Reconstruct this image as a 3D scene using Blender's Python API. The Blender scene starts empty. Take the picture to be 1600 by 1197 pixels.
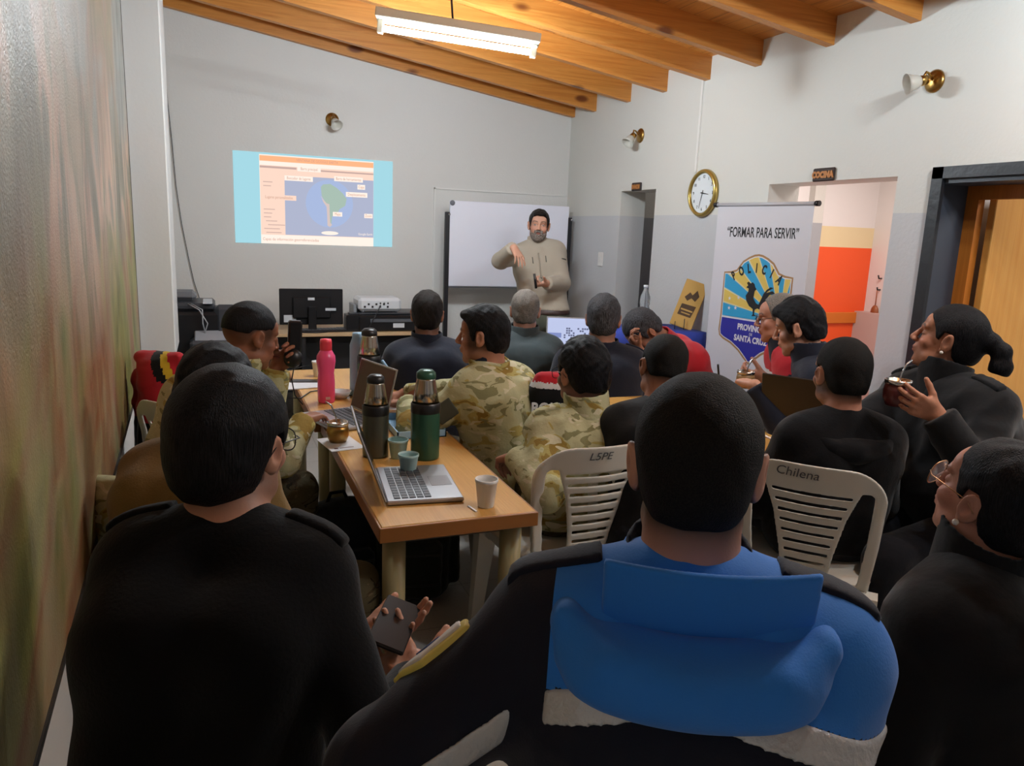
import bpy, math, random
import numpy as np
from mathutils import Vector, Matrix

SC = bpy.context.scene
COL = SC.collection

# ------------------------------------------------------------------ camera
CAM = np.array([0.0, 0.0, 1.55])
FPX = 1180.0
YAW, PITCH, ROLL = math.radians(21.9386), math.radians(11.348), math.radians(2.2563)
_F = np.array([math.sin(YAW)*math.cos(PITCH), math.cos(YAW)*math.cos(PITCH), -math.sin(PITCH)])
_R0 = np.array([math.cos(YAW), -math.sin(YAW), 0.0])
_U0 = np.cross(_R0, _F)
_R = math.cos(ROLL)*_R0 + math.sin(ROLL)*_U0
_U = -math.sin(ROLL)*_R0 + math.cos(ROLL)*_U0
cam_d = bpy.data.cameras.new('camera')
cam = bpy.data.objects.new('camera', cam_d)
COL.objects.link(cam)
cam_d.sensor_width = 36.0
cam_d.lens = FPX/1600*36.0
cam_d.clip_start = 0.05
cam.matrix_world = Matrix(((_R[0], _U[0], -_F[0], CAM[0]), (_R[1], _U[1], -_F[1], CAM[1]),
                           (_R[2], _U[2], -_F[2], CAM[2]), (0, 0, 0, 1)))
SC.camera = cam


def ray(x, y):
    return _F + (x-800)/FPX*_R - (y-598.5)/FPX*_U


def at(x, y, d):
    """point seen at (x, y), d metres along the optical axis"""
    return CAM + d*ray(x, y)


def atX(x, y, v):
    q = ray(x, y); return CAM + (v-CAM[0])/q[0]*q


def atY(x, y, v):
    q = ray(x, y); return CAM + (v-CAM[1])/q[1]*q


def atZ(x, y, v):
    q = ray(x, y); return CAM + (v-CAM[2])/q[2]*q


# ------------------------------------------------------------------ view, world
SC.view_settings.view_transform = 'Standard'
SC.view_settings.look = 'None'
SC.view_settings.gamma = 1.0
SC.view_settings.use_curve_mapping = False
SC.view_settings.exposure = 0.52
W = bpy.data.worlds.new('world')
SC.world = W
W.use_nodes = True
W.node_tree.nodes['Background'].inputs[0].default_value = (0.75, 0.8, 0.9, 1)
W.node_tree.nodes['Background'].inputs[1].default_value = 0.35


def area(name, loc, rot, sx, sy, power, col=(1, 1, 1)):
    l = bpy.data.lights.new(name, 'AREA'); l.shape = 'RECTANGLE'
    l.size, l.size_y, l.energy, l.color = sx, sy, power, col
    o = bpy.data.objects.new(name, l); COL.objects.link(o)
    o.location = loc; o.rotation_euler = rot
    return o


XR, YB = 3.02, 6.34          # right wall, back wall
# the fluorescent fitting in view, plus an unseen fill light added overhead at right
def tube_light(name, A, B, power, col, n=3, r=.03):
    for i in range(n):
        l = bpy.data.lights.new(name, 'POINT'); l.energy = power/n; l.color = col; l.shadow_soft_size = r
        o = bpy.data.objects.new(name, l); COL.objects.link(o)
        t = (i+.5)/n; o.location = tuple(float(A[k]+(B[k]-A[k])*t) for k in range(3))


COOL = (0.82, 0.93, 1.0)
_a, _b = at(590, 40, 3.92), at(838, 80, 4.0)
tube_light('fluorescent_light_front', _a+[0, 0, -.045], _b+[0, 0, -.045], 62, COOL)
tube_light('fill_light_right', (1.9, .9, 2.62), (2.6, 1.6, 2.5), 52, COOL)  # unseen fill, added to brighten people and walls
area('kitchen_light', (4.0, 3.6, 2.35), (0, 0, 0), 0.8, 0.8, 22, (1.0, 0.93, 0.88))
area('next_room_light', (4.2, 1.4, 2.3), (0, 0, 0), 0.8, 0.8, 22, (1.0, 0.97, 0.94))
area('corridor_light', (3.9, 5.6, 2.3), (0, 0, 0), 0.4, 0.4, 3, (1.0, 0.97, 0.94))


# ------------------------------------------------------------------ materials
def lin(c):
    if isinstance(c, str):
        c = c.lstrip('#'); c = [int(c[i:i+2], 16)/255 for i in (0, 2, 4)]
        return tuple(v/12.92 if v <= .04045 else ((v+.055)/1.055)**2.4 for v in c)
    return tuple(c[:3])


MATS = {}


def mat(name, col='#808080', rough=.6, metal=0., spec=.5, emit=None, estr=1., bump=None, trans=0., alpha=1., attr=None, sheen=0.):
    if name in MATS: return MATS[name]
    m = bpy.data.materials.new(name); m.use_nodes = True
    nt = m.node_tree; b = nt.nodes['Principled BSDF']
    b.inputs['Base Color'].default_value = (*lin(col), 1)
    b.inputs['Roughness'].default_value = rough
    b.inputs['Metallic'].default_value = metal
    b.inputs['Specular IOR Level'].default_value = spec
    if trans: b.inputs['Transmission Weight'].default_value = trans
    if alpha < 1: b.inputs['Alpha'].default_value = alpha
    if sheen: b.inputs['Sheen Weight'].default_value = sheen
    if emit is not None:
        b.inputs['Emission Color'].default_value = (*lin(emit), 1)
        b.inputs['Emission Strength'].default_value = estr
    if attr:
        a = nt.nodes.new('ShaderNodeAttribute'); a.attribute_name = attr
        nt.links.new(a.outputs['Color'], b.inputs['Base Color'])
    if bump:
        sc, st = bump[0], bump[1]
        tc = nt.nodes.new('ShaderNodeTexCoord'); mp = nt.nodes.new('ShaderNodeMapping')
        n = nt.nodes.new('ShaderNodeTexNoise'); n.inputs['Scale'].default_value = sc; n.inputs['Detail'].default_value = 3
        if len(bump) > 2: mp.inputs['Scale'].default_value = bump[2]
        bp = nt.nodes.new('ShaderNodeBump'); bp.inputs['Strength'].default_value = st; bp.inputs['Distance'].default_value = .01
        nt.links.new(tc.outputs['Object'], mp.inputs[0]); nt.links.new(mp.outputs[0], n.inputs['Vector'])
        nt.links.new(n.outputs['Fac'], bp.inputs['Height']); nt.links.new(bp.outputs[0], b.inputs['Normal'])
    MATS[name] = m
    return m


def ramp(nt, fac, stops, interp='LINEAR'):
    r = nt.nodes.new('ShaderNodeValToRGB'); r.color_ramp.interpolation = interp
    e = r.color_ramp.elements
    while len(e) < len(stops): e.new(.5)
    for i, (p, c) in enumerate(stops):
        e[i].position = p; e[i].color = (*lin(c), 1)
    nt.links.new(fac, r.inputs[0])
    return r.outputs[0]


def nodes_mat(name, rough=.6, spec=.5):
    m = bpy.data.materials.new(name); m.use_nodes = True
    nt = m.node_tree; b = nt.nodes['Principled BSDF']
    b.inputs['Roughness'].default_value = rough; b.inputs['Specular IOR Level'].default_value = spec
    MATS[name] = m
    tc = nt.nodes.new('ShaderNodeTexCoord')
    return m, nt, b, tc


def mapping(nt, src, scale=(1, 1, 1), rot=(0, 0, 0), loc=(0, 0, 0)):
    mp = nt.nodes.new('ShaderNodeMapping'); mp.inputs['Scale'].default_value = scale
    mp.inputs['Rotation'].default_value = rot; mp.inputs['Location'].default_value = loc
    nt.links.new(src, mp.inputs[0]); return mp.outputs[0]


def noise(nt, vec, scale, detail=3, rough=.5, dist=0):
    n = nt.nodes.new('ShaderNodeTexNoise'); n.inputs['Scale'].default_value = scale
    n.inputs['Detail'].default_value = detail; n.inputs['Roughness'].default_value = rough
    n.inputs['Distortion'].default_value = dist
    nt.links.new(vec, n.inputs['Vector']); return n.outputs['Fac']


def mixc(nt, fac, a, b, mode='MIX'):
    n = nt.nodes.new('ShaderNodeMix'); n.data_type = 'RGBA'; n.blend_type = mode
    for sock, v in ((n.inputs[0], fac), (n.inputs[6], a), (n.inputs[7], b)):
        if isinstance(v, (int, float)): sock.default_value = v
        elif isinstance(v, (str, tuple)): sock.default_value = (*lin(v), 1)
        else: nt.links.new(v, sock)
    return n.outputs[2]


def bumpn(nt, b, h, st, dist=.01):
    bp = nt.nodes.new('ShaderNodeBump'); bp.inputs['Strength'].default_value = st; bp.inputs['Distance'].default_value = dist
    nt.links.new(h, bp.inputs['Height']); nt.links.new(bp.outputs[0], b.inputs['Normal'])


def mathn(nt, op, a, b=None):
    n = nt.nodes.new('ShaderNodeMath'); n.operation = op
    for s, v in zip(n.inputs, (a, b)):
        if v is None: continue
        if isinstance(v, (int, float)): s.default_value = v
        else: nt.links.new(v, s)
    return n.outputs[0]


def wood(name, c1, c2, dark, axis='X', knots=True, rough=.45, scale=1., var=0.):
    m, nt, b, tc = nodes_mat(name, rough)
    st = {'X': (.35, 9, 9), 'Y': (9, .35, 9), 'Z': (9, 9, .35)}[axis]
    v = mapping(nt, tc.outputs['Object'], tuple(s*scale for s in st))
    f = noise(nt, v, 3.0, 5, .6, 1.2)
    c = ramp(nt, f, [(.3, c1), (.55, c2), (.78, c1)])
    f2 = noise(nt, mapping(nt, tc.outputs['Object'], tuple(s*scale*4 for s in st)), 4, 3)
    c = mixc(nt, mathn(nt, 'MULTIPLY', f2, .35), c, dark)
    if knots:
        vo = nt.nodes.new('ShaderNodeTexVoronoi'); vo.inputs['Scale'].default_value = 1
        ks = {'X': (2.2, 5, 5), 'Y': (5, 2.2, 5), 'Z': (5, 5, 2.2)}[axis]
        nt.links.new(mapping(nt, tc.outputs['Object'], ks), vo.inputs['Vector'])
        k = ramp(nt, vo.outputs['Distance'], [(.0, (1, 1, 1)), (.1, (.9, .9, .9)), (.17, (0, 0, 0))])
        c = mixc(nt, k, c, dark)
    nt.links.new(c, b.inputs['Base Color'])
    bumpn(nt, b, f2, .08)
    return m


# ------------------------------------------------------------------ objects
def tag(o, label=None, cat=None, group=None, kind=None):
    if label: o['label'] = label
    if cat: o['category'] = cat
    if group: o['group'] = group
    if kind: o['kind'] = kind
    return o


def thing(name, label, cat, loc=(0, 0, 0), rz=0., group=None):
    o = bpy.data.objects.new(name, None); COL.objects.link(o)
    o.location = Vector([float(v) for v in loc]); o.rotation_euler = (0, 0, rz); o.empty_display_size = .1
    return tag(o, label, cat, group)


def new_mesh(name, V, F, mats, parent=None, smooth=True, matidx=None, label=None, col=None):
    me = bpy.data.meshes.new(name)
    V = np.asarray(V, dtype=np.float32)
    if isinstance(F, np.ndarray) and F.ndim == 2:
        nf, k = F.shape
        me.vertices.add(len(V)); me.vertices.foreach_set('co', V.ravel())
        me.loops.add(nf*k); me.loops.foreach_set('vertex_index', F.astype(np.int32).ravel())
        me.polygons.add(nf); me.polygons.foreach_set('loop_start', np.arange(0, nf*k, k, dtype=np.int32))
        me.update(calc_edges=True)
    else:
        me.from_pydata([tuple(map(float, v)) for v in V], [], [tuple(map(int, f)) for f in F]); me.update()
    if smooth: me.polygons.foreach_set('use_smooth', [True]*len(me.polygons))
    if not isinstance(mats, (list, tuple)): mats = [mats]
    for m in mats: me.materials.append(m)
    if matidx is not None: me.polygons.foreach_set('material_index', np.asarray(matidx, dtype=np.int32))
    if col is not None:
        a = me.color_attributes.new('Col', 'FLOAT_COLOR', 'POINT')
        a.data.foreach_set('color', np.c_[col, np.ones(len(col))].astype(np.float32).ravel())
    o = bpy.data.objects.new(name, me); COL.objects.link(o)
    if parent is not None: o.parent = parent
    if label: o['label'] = label
    return o


class MB:
    """mesh builder: collects shapes, links them as one object"""
    def __init__(s): s.v, s.f, s.sm = [], [], []

    def _add(s, V, F, sm=False):
        n = len(s.v); s.v += [tuple(map(float, p)) for p in V]
        s.f += [tuple(i+n for i in f) for f in F]; s.sm += [sm]*len(F)
        return s

    def box(s, lo, hi, M=None, bev=0.):
        x0, y0, z0 = lo; x1, y1, z1 = hi
        if bev <= 0:
            V = [(x, y, z) for x in (x0, x1) for y in (y0, y1) for z in (z0, z1)]
            F = [(0, 1, 3, 2), (4, 6, 7, 5), (0, 4, 5, 1), (2, 3, 7, 6), (0, 2, 6, 4), (1, 5, 7, 3)]
        else:
            b = min(bev, (x1-x0)*.45, (y1-y0)*.45, (z1-z0)*.45)
            V, F = [], []
            idx = {}
            for i, x in enumerate((x0, x1)):
                for j, y in enumerate((y0, y1)):
                    for k, z in enumerate((z0, z1)):
                        sx, sy, sz = (1, -1)[i], (1, -1)[j], (1, -1)[k]
                        for a, p in enumerate(((x, y+sy*b, z+sz*b), (x+sx*b, y, z+sz*b), (x+sx*b, y+sy*b, z))):
                            idx[i, j, k, a] = len(V); V.append(p)
            q = lambda *t: tuple(idx[u] for u in t)
            for i in (0, 1):
                F.append(q((i, 0, 0, 0), (i, 1, 0, 0), (i, 1, 1, 0), (i, 0, 1, 0)))
                F.append(q((0, i, 0, 1), (1, i, 0, 1), (1, i, 1, 1), (0, i, 1, 1)))
                F.append(q((0, 0, i, 2), (1, 0, i, 2), (1, 1, i, 2), (0, 1, i, 2)))
            for i in (0, 1):
                for j in (0, 1):
                    F.append(q((i, j, 0, 0), (i, j, 0, 1), (i, j, 1, 1), (i, j, 1, 0)))
                    F.append(q((i, 0, j, 0), (i, 0, j, 2), (i, 1, j, 2), (i, 1, j, 0)))
                    F.append(q((0, i, j, 1), (0, i, j, 2), (1, i, j, 2), (1, i, j, 1)))
                    for k in (0, 1): F.append(q((i, j, k, 0), (i, j, k, 1), (i, j, k, 2)))
        if M is not None: V = [tuple(M @ Vector(p)) for p in V]
        return s._add(V, F)

    def prism(s, pts, h0, h1, M=None):
        """pts: 2D outline (x, z) -> extruded along y from h0 to h1"""
        n = len(pts)
        V = [(p[0], h0, p[1]) for p in pts] + [(p[0], h1, p[1]) for p in pts]
        F = [tuple(range(n)), tuple(range(2*n-1, n-1, -1))] + [(i, i+n, (i+1) % n+n, (i+1) % n) for i in range(n)]
        if M is not None: V = [tuple(M @ Vector(p)) for p in V]
        return s._add(V, F)

    def tube(s, pts, r, n=12, cap=True, sm=True):
        pts = [Vector([float(c) for c in p]) for p in pts]
        rs = r if isinstance(r, (list, tuple)) else [r]*len(pts)
        V, F = [], []
        prev = None
        for i, p in enumerate(pts):
            t = (pts[min(i+1, len(pts)-1)]-pts[max(i-1, 0)])
            t = t.normalized() if t.length > 1e-9 else Vector((0, 0, 1))
            if prev is None:
                a = Vector((0, 0, 1)) if abs(t.z) < .9 else Vector((1, 0, 0))
                u = t.cross(a).normalized()
            else:
                u = (prev - t*prev.dot(t)).normalized()
            prev = u; w = t.cross(u)
            for k in range(n):
                a = 2*math.pi*k/n
                V.append(p+(u*math.cos(a)+w*math.sin(a))*rs[i])
        for i in range(len(pts)-1):
            for k in range(n):
                a, b = i*n+k, i*n+(k+1) % n
                F.append((a, b, b+n, a+n))
        s._add(V, F, sm)
        if cap:
            m = len(s.v)-len(V)
            s.f.append(tuple(m+k for k in range(n-1, -1, -1))); s.sm.append(False)
            s.f.append(tuple(m+(len(pts)-1)*n+k for k in range(n))); s.sm.append(False)
        return s

    def lathe(s, prof, c=(0, 0, 0), n=28, M=None, close=True):
        """prof: [(r, z)...] turned about z"""
        V, F = [], []
        for r, z in prof:
            for k in range(n):
                a = 2*math.pi*k/n; V.append((c[0]+r*math.cos(a), c[1]+r*math.sin(a), c[2]+z))
        for i in range(len(prof)-1):
            for k in range(n):
                a, b = i*n+k, i*n+(k+1) % n
                F.append((a, b, b+n, a+n))
        if M is not None: V = [tuple(M @ Vector(p)) for p in V]
        m = len(s.v); s._add(V, F, True)
        if close:
            if prof[0][0] > 1e-4: s.f.append(tuple(m+k for k in range(n-1, -1, -1))); s.sm.append(False)
            if prof[-1][0] > 1e-4: s.f.append(tuple(m+(len(prof)-1)*n+k for k in range(n))); s.sm.append(False)
        return s

    def ball(s, c, r, n=16, sc=(1, 1, 1), M=None):
        prof = [(max(r*math.sin(math.pi*i/(n//2)), 1e-5), -r*math.cos(math.pi*i/(n//2))) for i in range(n//2+1)]
        V, F = [], []
        for rr, z in prof:
            for k in range(n):
                a = 2*math.pi*k/n; V.append(Vector((rr*math.cos(a)*sc[0], rr*math.sin(a)*sc[1], z*sc[2])))
        if M is not None: V = [M @ v for v in V]
        V = [v+Vector([float(q) for q in c]) for v in V]
        for i in range(len(prof)-1):
            for k in range(n):
                a, b = i*n+k, i*n+(k+1) % n
                F.append((a, b, b+n, a+n))
        return s._add(V, F, True)

    def build(s, name, m, parent=None, label=None):
        o = new_mesh(name, s.v, s.f, m, parent, smooth=False, label=label)
        o.data.polygons.foreach_set('use_smooth', s.sm)
        return o


def struct(name, mb, m):
    o = mb.build(name, m); o['kind'] = 'structure'; return o


def text(name, body, size, m, parent, M, sx=1., depth=.0006, align='CENTER', label=None, shear=0., bold=0.):
    """writing as real, thin lettering; M places the local x-right / y-up plane"""
    c = bpy.data.curves.new(name, 'FONT'); c.body = body; c.size = size; c.align_x = align; c.align_y = 'CENTER'
    c.extrude = depth; c.shear = shear; c.resolution_u = 3; c.offset = bold
    t = bpy.data.objects.new('tmp', c); COL.objects.link(t)
    dg = bpy.context.evaluated_depsgraph_get(); dg.update()
    me = bpy.data.meshes.new_from_object(t.evaluated_get(dg))
    bpy.data.objects.remove(t)
    me.transform(M @ Matrix.Diagonal((sx, 1, 1, 1)))
    me.materials.clear(); me.materials.append(m)
    o = bpy.data.objects.new(name, me); COL.objects.link(o); o.name = name
    if parent is not None: o.parent = parent
    if label: o['label'] = label
    return o


def frame(origin, xdir, ydir):
    x = Vector([float(v) for v in xdir]).normalized(); y = Vector([float(v) for v in ydir]); y = (y-x*y.dot(x)).normalized(); z = x.cross(y)
    o = Vector([float(v) for v in origin])
    return Matrix(((x.x, y.x, z.x, o.x), (x.y, y.y, z.y, o.y), (x.z, y.z, z.z, o.z), (0, 0, 0, 1)))


def copy_thing(o, loc, rz, label=None, group=None):
    c = o.copy(); COL.objects.link(c); c.location = Vector([float(v) for v in loc]); c.rotation_euler = (0, 0, rz)
    if label: c['label'] = label
    if group: c['group'] = group
    for ch in list(o.children):
        k = ch.copy(); COL.objects.link(k); k.parent = c
        for g in ch.children:
            h = g.copy(); COL.objects.link(h); h.parent = k
    return c

# ================================================================== the room
def wall_paint(name, top, low=None, zsplit=1.704, rough=.55):
    m, nt, b, tc = nodes_mat(name, rough, .3)
    v = tc.outputs['Object']
    n = noise(nt, v, 1.3, 4)
    c = mixc(nt, mathn(nt, 'MULTIPLY', n, .12), top, '#a9a79f')
    if low:
        sp = nt.nodes.new('ShaderNodeSeparateXYZ'); nt.links.new(v, sp.inputs[0])
        g = mathn(nt, 'LESS_THAN', sp.outputs[2], zsplit)
        c = mixc(nt, g, c, low)
    nt.links.new(c, b.inputs['Base Color'])
    bumpn(nt, b, noise(nt, v, 60, 2), .12)
    return m


m_white = wall_paint('white_wall_paint', '#dcdbd7')
m_right = wall_paint('right_wall_paint', '#d9d9d3', '#c6c8ca')
m_corr = wall_paint('corridor_paint', '#c9c4bd', '#9a9a9e')
SL = 0.144
czf = lambda x: 2.69 + (XR-x)*SL          # underside of the planks
# floor: pale speckled tiles
m_floor, nt, b, tc = nodes_mat('pale_floor_tile', .35)
br = nt.nodes.new('ShaderNodeTexBrick'); br.offset = 0; br.inputs['Scale'].default_value = 1
br.inputs['Brick Width'].default_value = .33; br.inputs['Row Height'].default_value = .33; br.inputs['Mortar Size'].default_value = .003
br.inputs['Color1'].default_value = (*lin('#c6c3bd'), 1); br.inputs['Color2'].default_value = (*lin('#bfbbb5'), 1); br.inputs['Mortar'].default_value = (*lin('#a29e98'), 1)
nt.links.new(tc.outputs['Object'], br.inputs['Vector'])
c = mixc(nt, ramp(nt, noise(nt, tc.outputs['Object'], 90, 2), [(.62, (0, 0, 0)), (.72, (.5, .5, .5))]), br.outputs['Color'], '#77726c')
c = mixc(nt, mathn(nt, 'MULTIPLY', noise(nt, tc.outputs['Object'], 2, 5), .35), c, '#8d8982')
nt.links.new(c, b.inputs['Base Color'])
struct('floor', MB().box((-1.2, -2.2, -.1), (6.2, 7.4, 0)), m_floor)

wlx = lambda y: -.254-.0268*y             # the plane of the painting on the left wall
d_w = Vector((-.0268, 1, 0)).normalized(); ang = math.atan2(.0268, 1)
Mw = Matrix.Translation((wlx(0)-.03, 0, 0)) @ Matrix.Rotation(ang, 4, 'Z')
struct('wall_left', MB().box((-.15, -2.2, 0), (0, YB+.3, 3.4), Mw), m_white)
struct('wall_back', MB().box((-1.0, YB, 0), (XR+.2, YB+.15, 3.4)), m_white)
struct('wall_rear', MB().box((-1.0, -2.35, 0), (XR+.2, -2.2, 3.6)), m_white)
# right wall with two openings and a doorway
p = lambda x, y: atX(x, y, XR)
d1a, d1b, d1z = 5.36, 4.86, float(p(970, 299)[2])
ka, kb, kz = float(p(1202, 289)[1]), float(p(1403, 275)[1]), float(p(1300, 282)[2])
ba, bb, bz = float(p(1463, 262)[1]), 1.55, float(p(1463, 262)[2])
TH = .22
rw = MB()
for y0, y1, z0, z1 in ((d1a, YB, 0, 2.9), (d1b, d1a, d1z, 2.9), (ka, d1b, 0, 2.9), (kb, ka, kz, 2.9), (ba, kb, 0, 2.9), (bb, ba, bz, 2.9), (-2.2, bb, 0, 2.9)):
    rw.box((XR, y0, z0), (XR+TH, y1, z1))
struct('wall_right', rw, m_right)

# ceiling of pine planks over rafters
m_plank, nt, b, tc = nodes_mat('pine_ceiling_planks', .4)
v = tc.outputs['Object']
f = noise(nt, mapping(nt, v, (7, .5, 7)), 3, 5, .6, 1)
c = ramp(nt, f, [(.3, '#b9722c'), (.55, '#d68f42'), (.8, '#b87030')])
wv = nt.nodes.new('ShaderNodeTexWave'); wv.bands_direction = 'X'; wv.inputs['Scale'].default_value = 3.1; wv.wave_profile = 'SAW'
nt.links.new(v, wv.inputs['Vector'])
c = mixc(nt, ramp(nt, wv.outputs['Fac'], [(.0, (1, 1, 1)), (.05, (0, 0, 0))]), c, '#6f3c14')
nt.links.new(c, b.inputs['Base Color'])
cb = MB()
xa, xb = -1.0, XR+.25
V = [(xa, -2.3, czf(xa)), (xb, -2.3, czf(xb)), (xb, YB+.2, czf(xb)), (xa, YB+.2, czf(xa))]
V += [(x, y, z+.05) for x, y, z in V]
cb._add(V, [(0, 1, 2, 3), (7, 6, 5, 4), (0, 4, 5, 1), (1, 5, 6, 2), (2, 6, 7, 3), (3, 7, 4, 0)])
struct('ceiling', cb, m_plank)
m_raft = wood('pine_rafter', '#c5792f', '#dc9646', '#6e3716', 'X')
for i, y in enumerate((6.27, 5.87, 5.31, 4.81, 4.31, 3.82, 3.26, 2.74, 2.22, 1.7, 1.15, .6, .0, -.6, -1.2)):
    rb = MB(); t = .055
    x1 = XR+.01; x0 = -.5
    V = []
    for yy in (y, y+t):
        V += [(x0, yy, czf(x0)-.14), (x1, yy, czf(x1)-.14), (x1, yy, czf(x1)), (x0, yy, czf(x0))]
    rb._add(V, [(0, 1, 2, 3), (7, 6, 5, 4), (0, 4, 5, 1), (1, 5, 6, 2), (2, 6, 7, 3), (3, 7, 4, 0)])
    o = struct('trim_%d' % (i+1), rb, m_raft)
    o['label'] = 'varnished pine rafter running across the ceiling'

# boxed-in white duct hanging on the left wall
m_box = mat('white_boxing_paint', '#dcdcda', .5, bump=(40, .08))
zb = float(atY(275, 555, 4.75)[2])
o = struct('trim_16', MB().box((-.42, 4.75, zb), (float(atY(262, 282, 4.75)[0]), 5.25, 3.2), None, .006), m_box)
o['label'] = 'white boxed-in duct that stops above the printers'
# ---- passage behind the narrow door
o = MB().box((XR+TH, d1b-.02-.1, 0), (4.3, d1b-.02, 2.6)).box((XR+TH, d1a+.25, 0), (4.3, d1a+.35, 2.6)).box((4.3, d1b-.2, 0), (4.4, d1a+.4, 2.6)).box((XR+TH, d1b-.2, 2.5), (4.4, d1a+.4, 2.6))
struct('wall_passage', o, m_corr)
# ---- kitchen seen through the wide opening
KY = 4.72
kw = float(atY(1268, 352, KY)[2]); ko = float(atY(1300, 386, KY)[2]); kx = float(atY(1370, 330, KY)[0])
print('KITCHEN', kw, ko, kx, ka, kb, kz, ba, bz, zb)
m_k, nt, b, tc = nodes_mat('kitchen_paint', .5)
sp = nt.nodes.new('ShaderNodeSeparateXYZ'); nt.links.new(tc.outputs['Object'], sp.inputs[0])
c = mixc(nt, mathn(nt, 'LESS_THAN', sp.outputs[2], kw), '#ddd5d2', '#dcc69c')
c = mixc(nt, mathn(nt, 'LESS_THAN', sp.outputs[2], ko), c, '#e8531f')
nt.links.new(c, b.inputs['Base Color'])
struct('wall_kitchen_back', MB().box((XR+TH, KY, 0), (6.0, KY+.1, 2.6)), m_k)
m_kw = mat('kitchen_white_paint', '#d9d0cb', .5)
struct('wall_kitchen_side', MB().box((kx, 2.3, 0), (kx+.1, KY, 2.6)), m_kw)
struct('ceiling_kitchen', MB().box((XR+TH, 2.3, 2.55), (6.0, KY, 2.6)), m_kw)
struct('wall_kitchen_front', MB().box((XR+TH, 2.62, 0), (kx, 2.66, 2.55)), m_kw)
zr = float(atY(1330, 496, KY)[2])
m_rail = mat('orange_varnished_rail', '#c8691f', .4, bump=(8, .1, (1, 10, 10)))
o = struct('trim_17', MB().box((XR+TH, KY-.025, zr-.045), (kx, KY, zr+.045), None, .004), m_rail); o['label'] = 'orange wooden rail along the kitchen wall'
# ---- room behind the black steel door frame
m_blk = mat('black_frame_paint', '#1b1d22', .45, bump=(30, .2))
m_jamb = mat('slate_jamb_paint', '#3a404b', .45)
fr = MB()
fr.box((XR-.02, ba-.055, 0), (XR+.0, ba+.0, bz)).box((XR-.02, bb-.05, bz-.05), (XR+.0, ba, bz)).box((XR-.02, bb-.05, 0), (XR, bb, bz))
struct('door_1', fr, m_blk)
jb = MB().box((XR, ba-.014, 0), (XR+TH, ba, bz-.05)).box((XR, bb, bz-.07), (XR+TH, ba, bz-.05))
o = jb.build('door_jamb', m_jamb, bpy.data.objects['door_1'])
m_dfr = wood('orange_door_frame', '#b86a1e', '#c9792a', '#7a3f10', 'Z', False)
struct('trim_18', MB().box((XR+TH-.02, ba-.075, 0), (XR+TH+.02, ba-.014, bz-.07)).box((XR+TH-.02, bb, bz-.13), (XR+TH+.02, ba-.075, bz-.07)), m_dfr)
m_door = wood('honey_door_veneer', '#c98b41', '#d39a4e', '#ad7130', 'Z', False, .3)
dl = thing('door_leaf', 'honey-coloured wooden door leaf standing open in the black frame', 'door', (XR+TH+.03, ba-.09, 0), math.radians(2))
zt = bz-.085
MB().box((0, -.035, .01), (.80, 0, zt), None, .003).build('panel', m_door, dl)
m_chrome = mat('brushed_steel', '#b9bcc0', .25, 1.)
hb = MB().box((.735, -.043, .93), (.765, -.035, 1.10)).tube([(.75, -.04, 1.05), (.75, -.085, 1.05), (.64, -.09, 1.05)], .008)
h = hb.build('door_handle', m_chrome, dl)
MB().lathe([(.0, 0), (.022, 0), (.022, .008), (0, .01)], (0, 0, 0), 16, Matrix.Translation((.75, -.036, .90)) @ Matrix.Rotation(math.pi/2, 4, 'X')).build('keyhole_plate', m_chrome, dl)
m_pin = mat('white_wall_next_room', '#dcd6d3', .5)
struct('wall_next_room', MB().box((XR+TH, ba+.02, 0), (6.2, ba+.12, 2.6)).box((6.1, -2.2, 0), (6.2, ba, 2.6)).box((XR+TH, -2.2, 2.5), (6.2, ba, 2.6)), m_pin)

# conduit, wire, switch
m_cond = mat('white_plastic', '#e2e1dd', .35)
a, b2 = atX(1100, 130, XR), atX(1098, 268, XR)
o = struct('trim_19', MB().box((XR-.012, a[1]-.01, b2[2]), (XR, a[1]+.01, a[2]+.02)), m_cond); o['label'] = 'white cable conduit down the wall to the clock'
wp = [(258, 110), (262, 160), (268, 215), (275, 290), (284, 350), (294, 400), (303, 440), (313, 470), (330, 508)]
m_wire = mat('dark_wire', '#2a2a2c', .5)
tag(MB().tube([atY(x, y, YB-.012) for x, y in wp], .0028, 6).build('hanging_wire', m_wire), 'thin dark wire hanging down the back wall to the printers', 'wire')


def switch(px, py, name, label, X=XR, s=(.08, .115)):
    q = atX(px, py, X); t = thing(name, label, 'switch', (X, q[1], q[2]))
    MB().box((-.009, -s[0]/2, -s[1]/2), (0, s[0]/2, s[1]/2), None, .003).build('cover_plate', m_cond, t)
    MB().box((-.013, -.013, -.025), (-.009, .013, .025), None, .001).build('rocker', m_cond, t)


switch(939, 405, 'light_switch', 'small white light switch on the grey wall beside the narrow doorway')
q = atY(1259, 430, KY)
t = thing('light_switch', 'white switch plate on the orange kitchen wall', 'switch', (q[0], KY, q[2]))
MB().box((-.035, -.01, -.06), (.035, 0, .06), None, .003).build('cover_plate', m_cond, t)
MB().box((-.014, -.014, -.025), (.014, -.01, .025)).build('rocker', m_cond, t)
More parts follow.
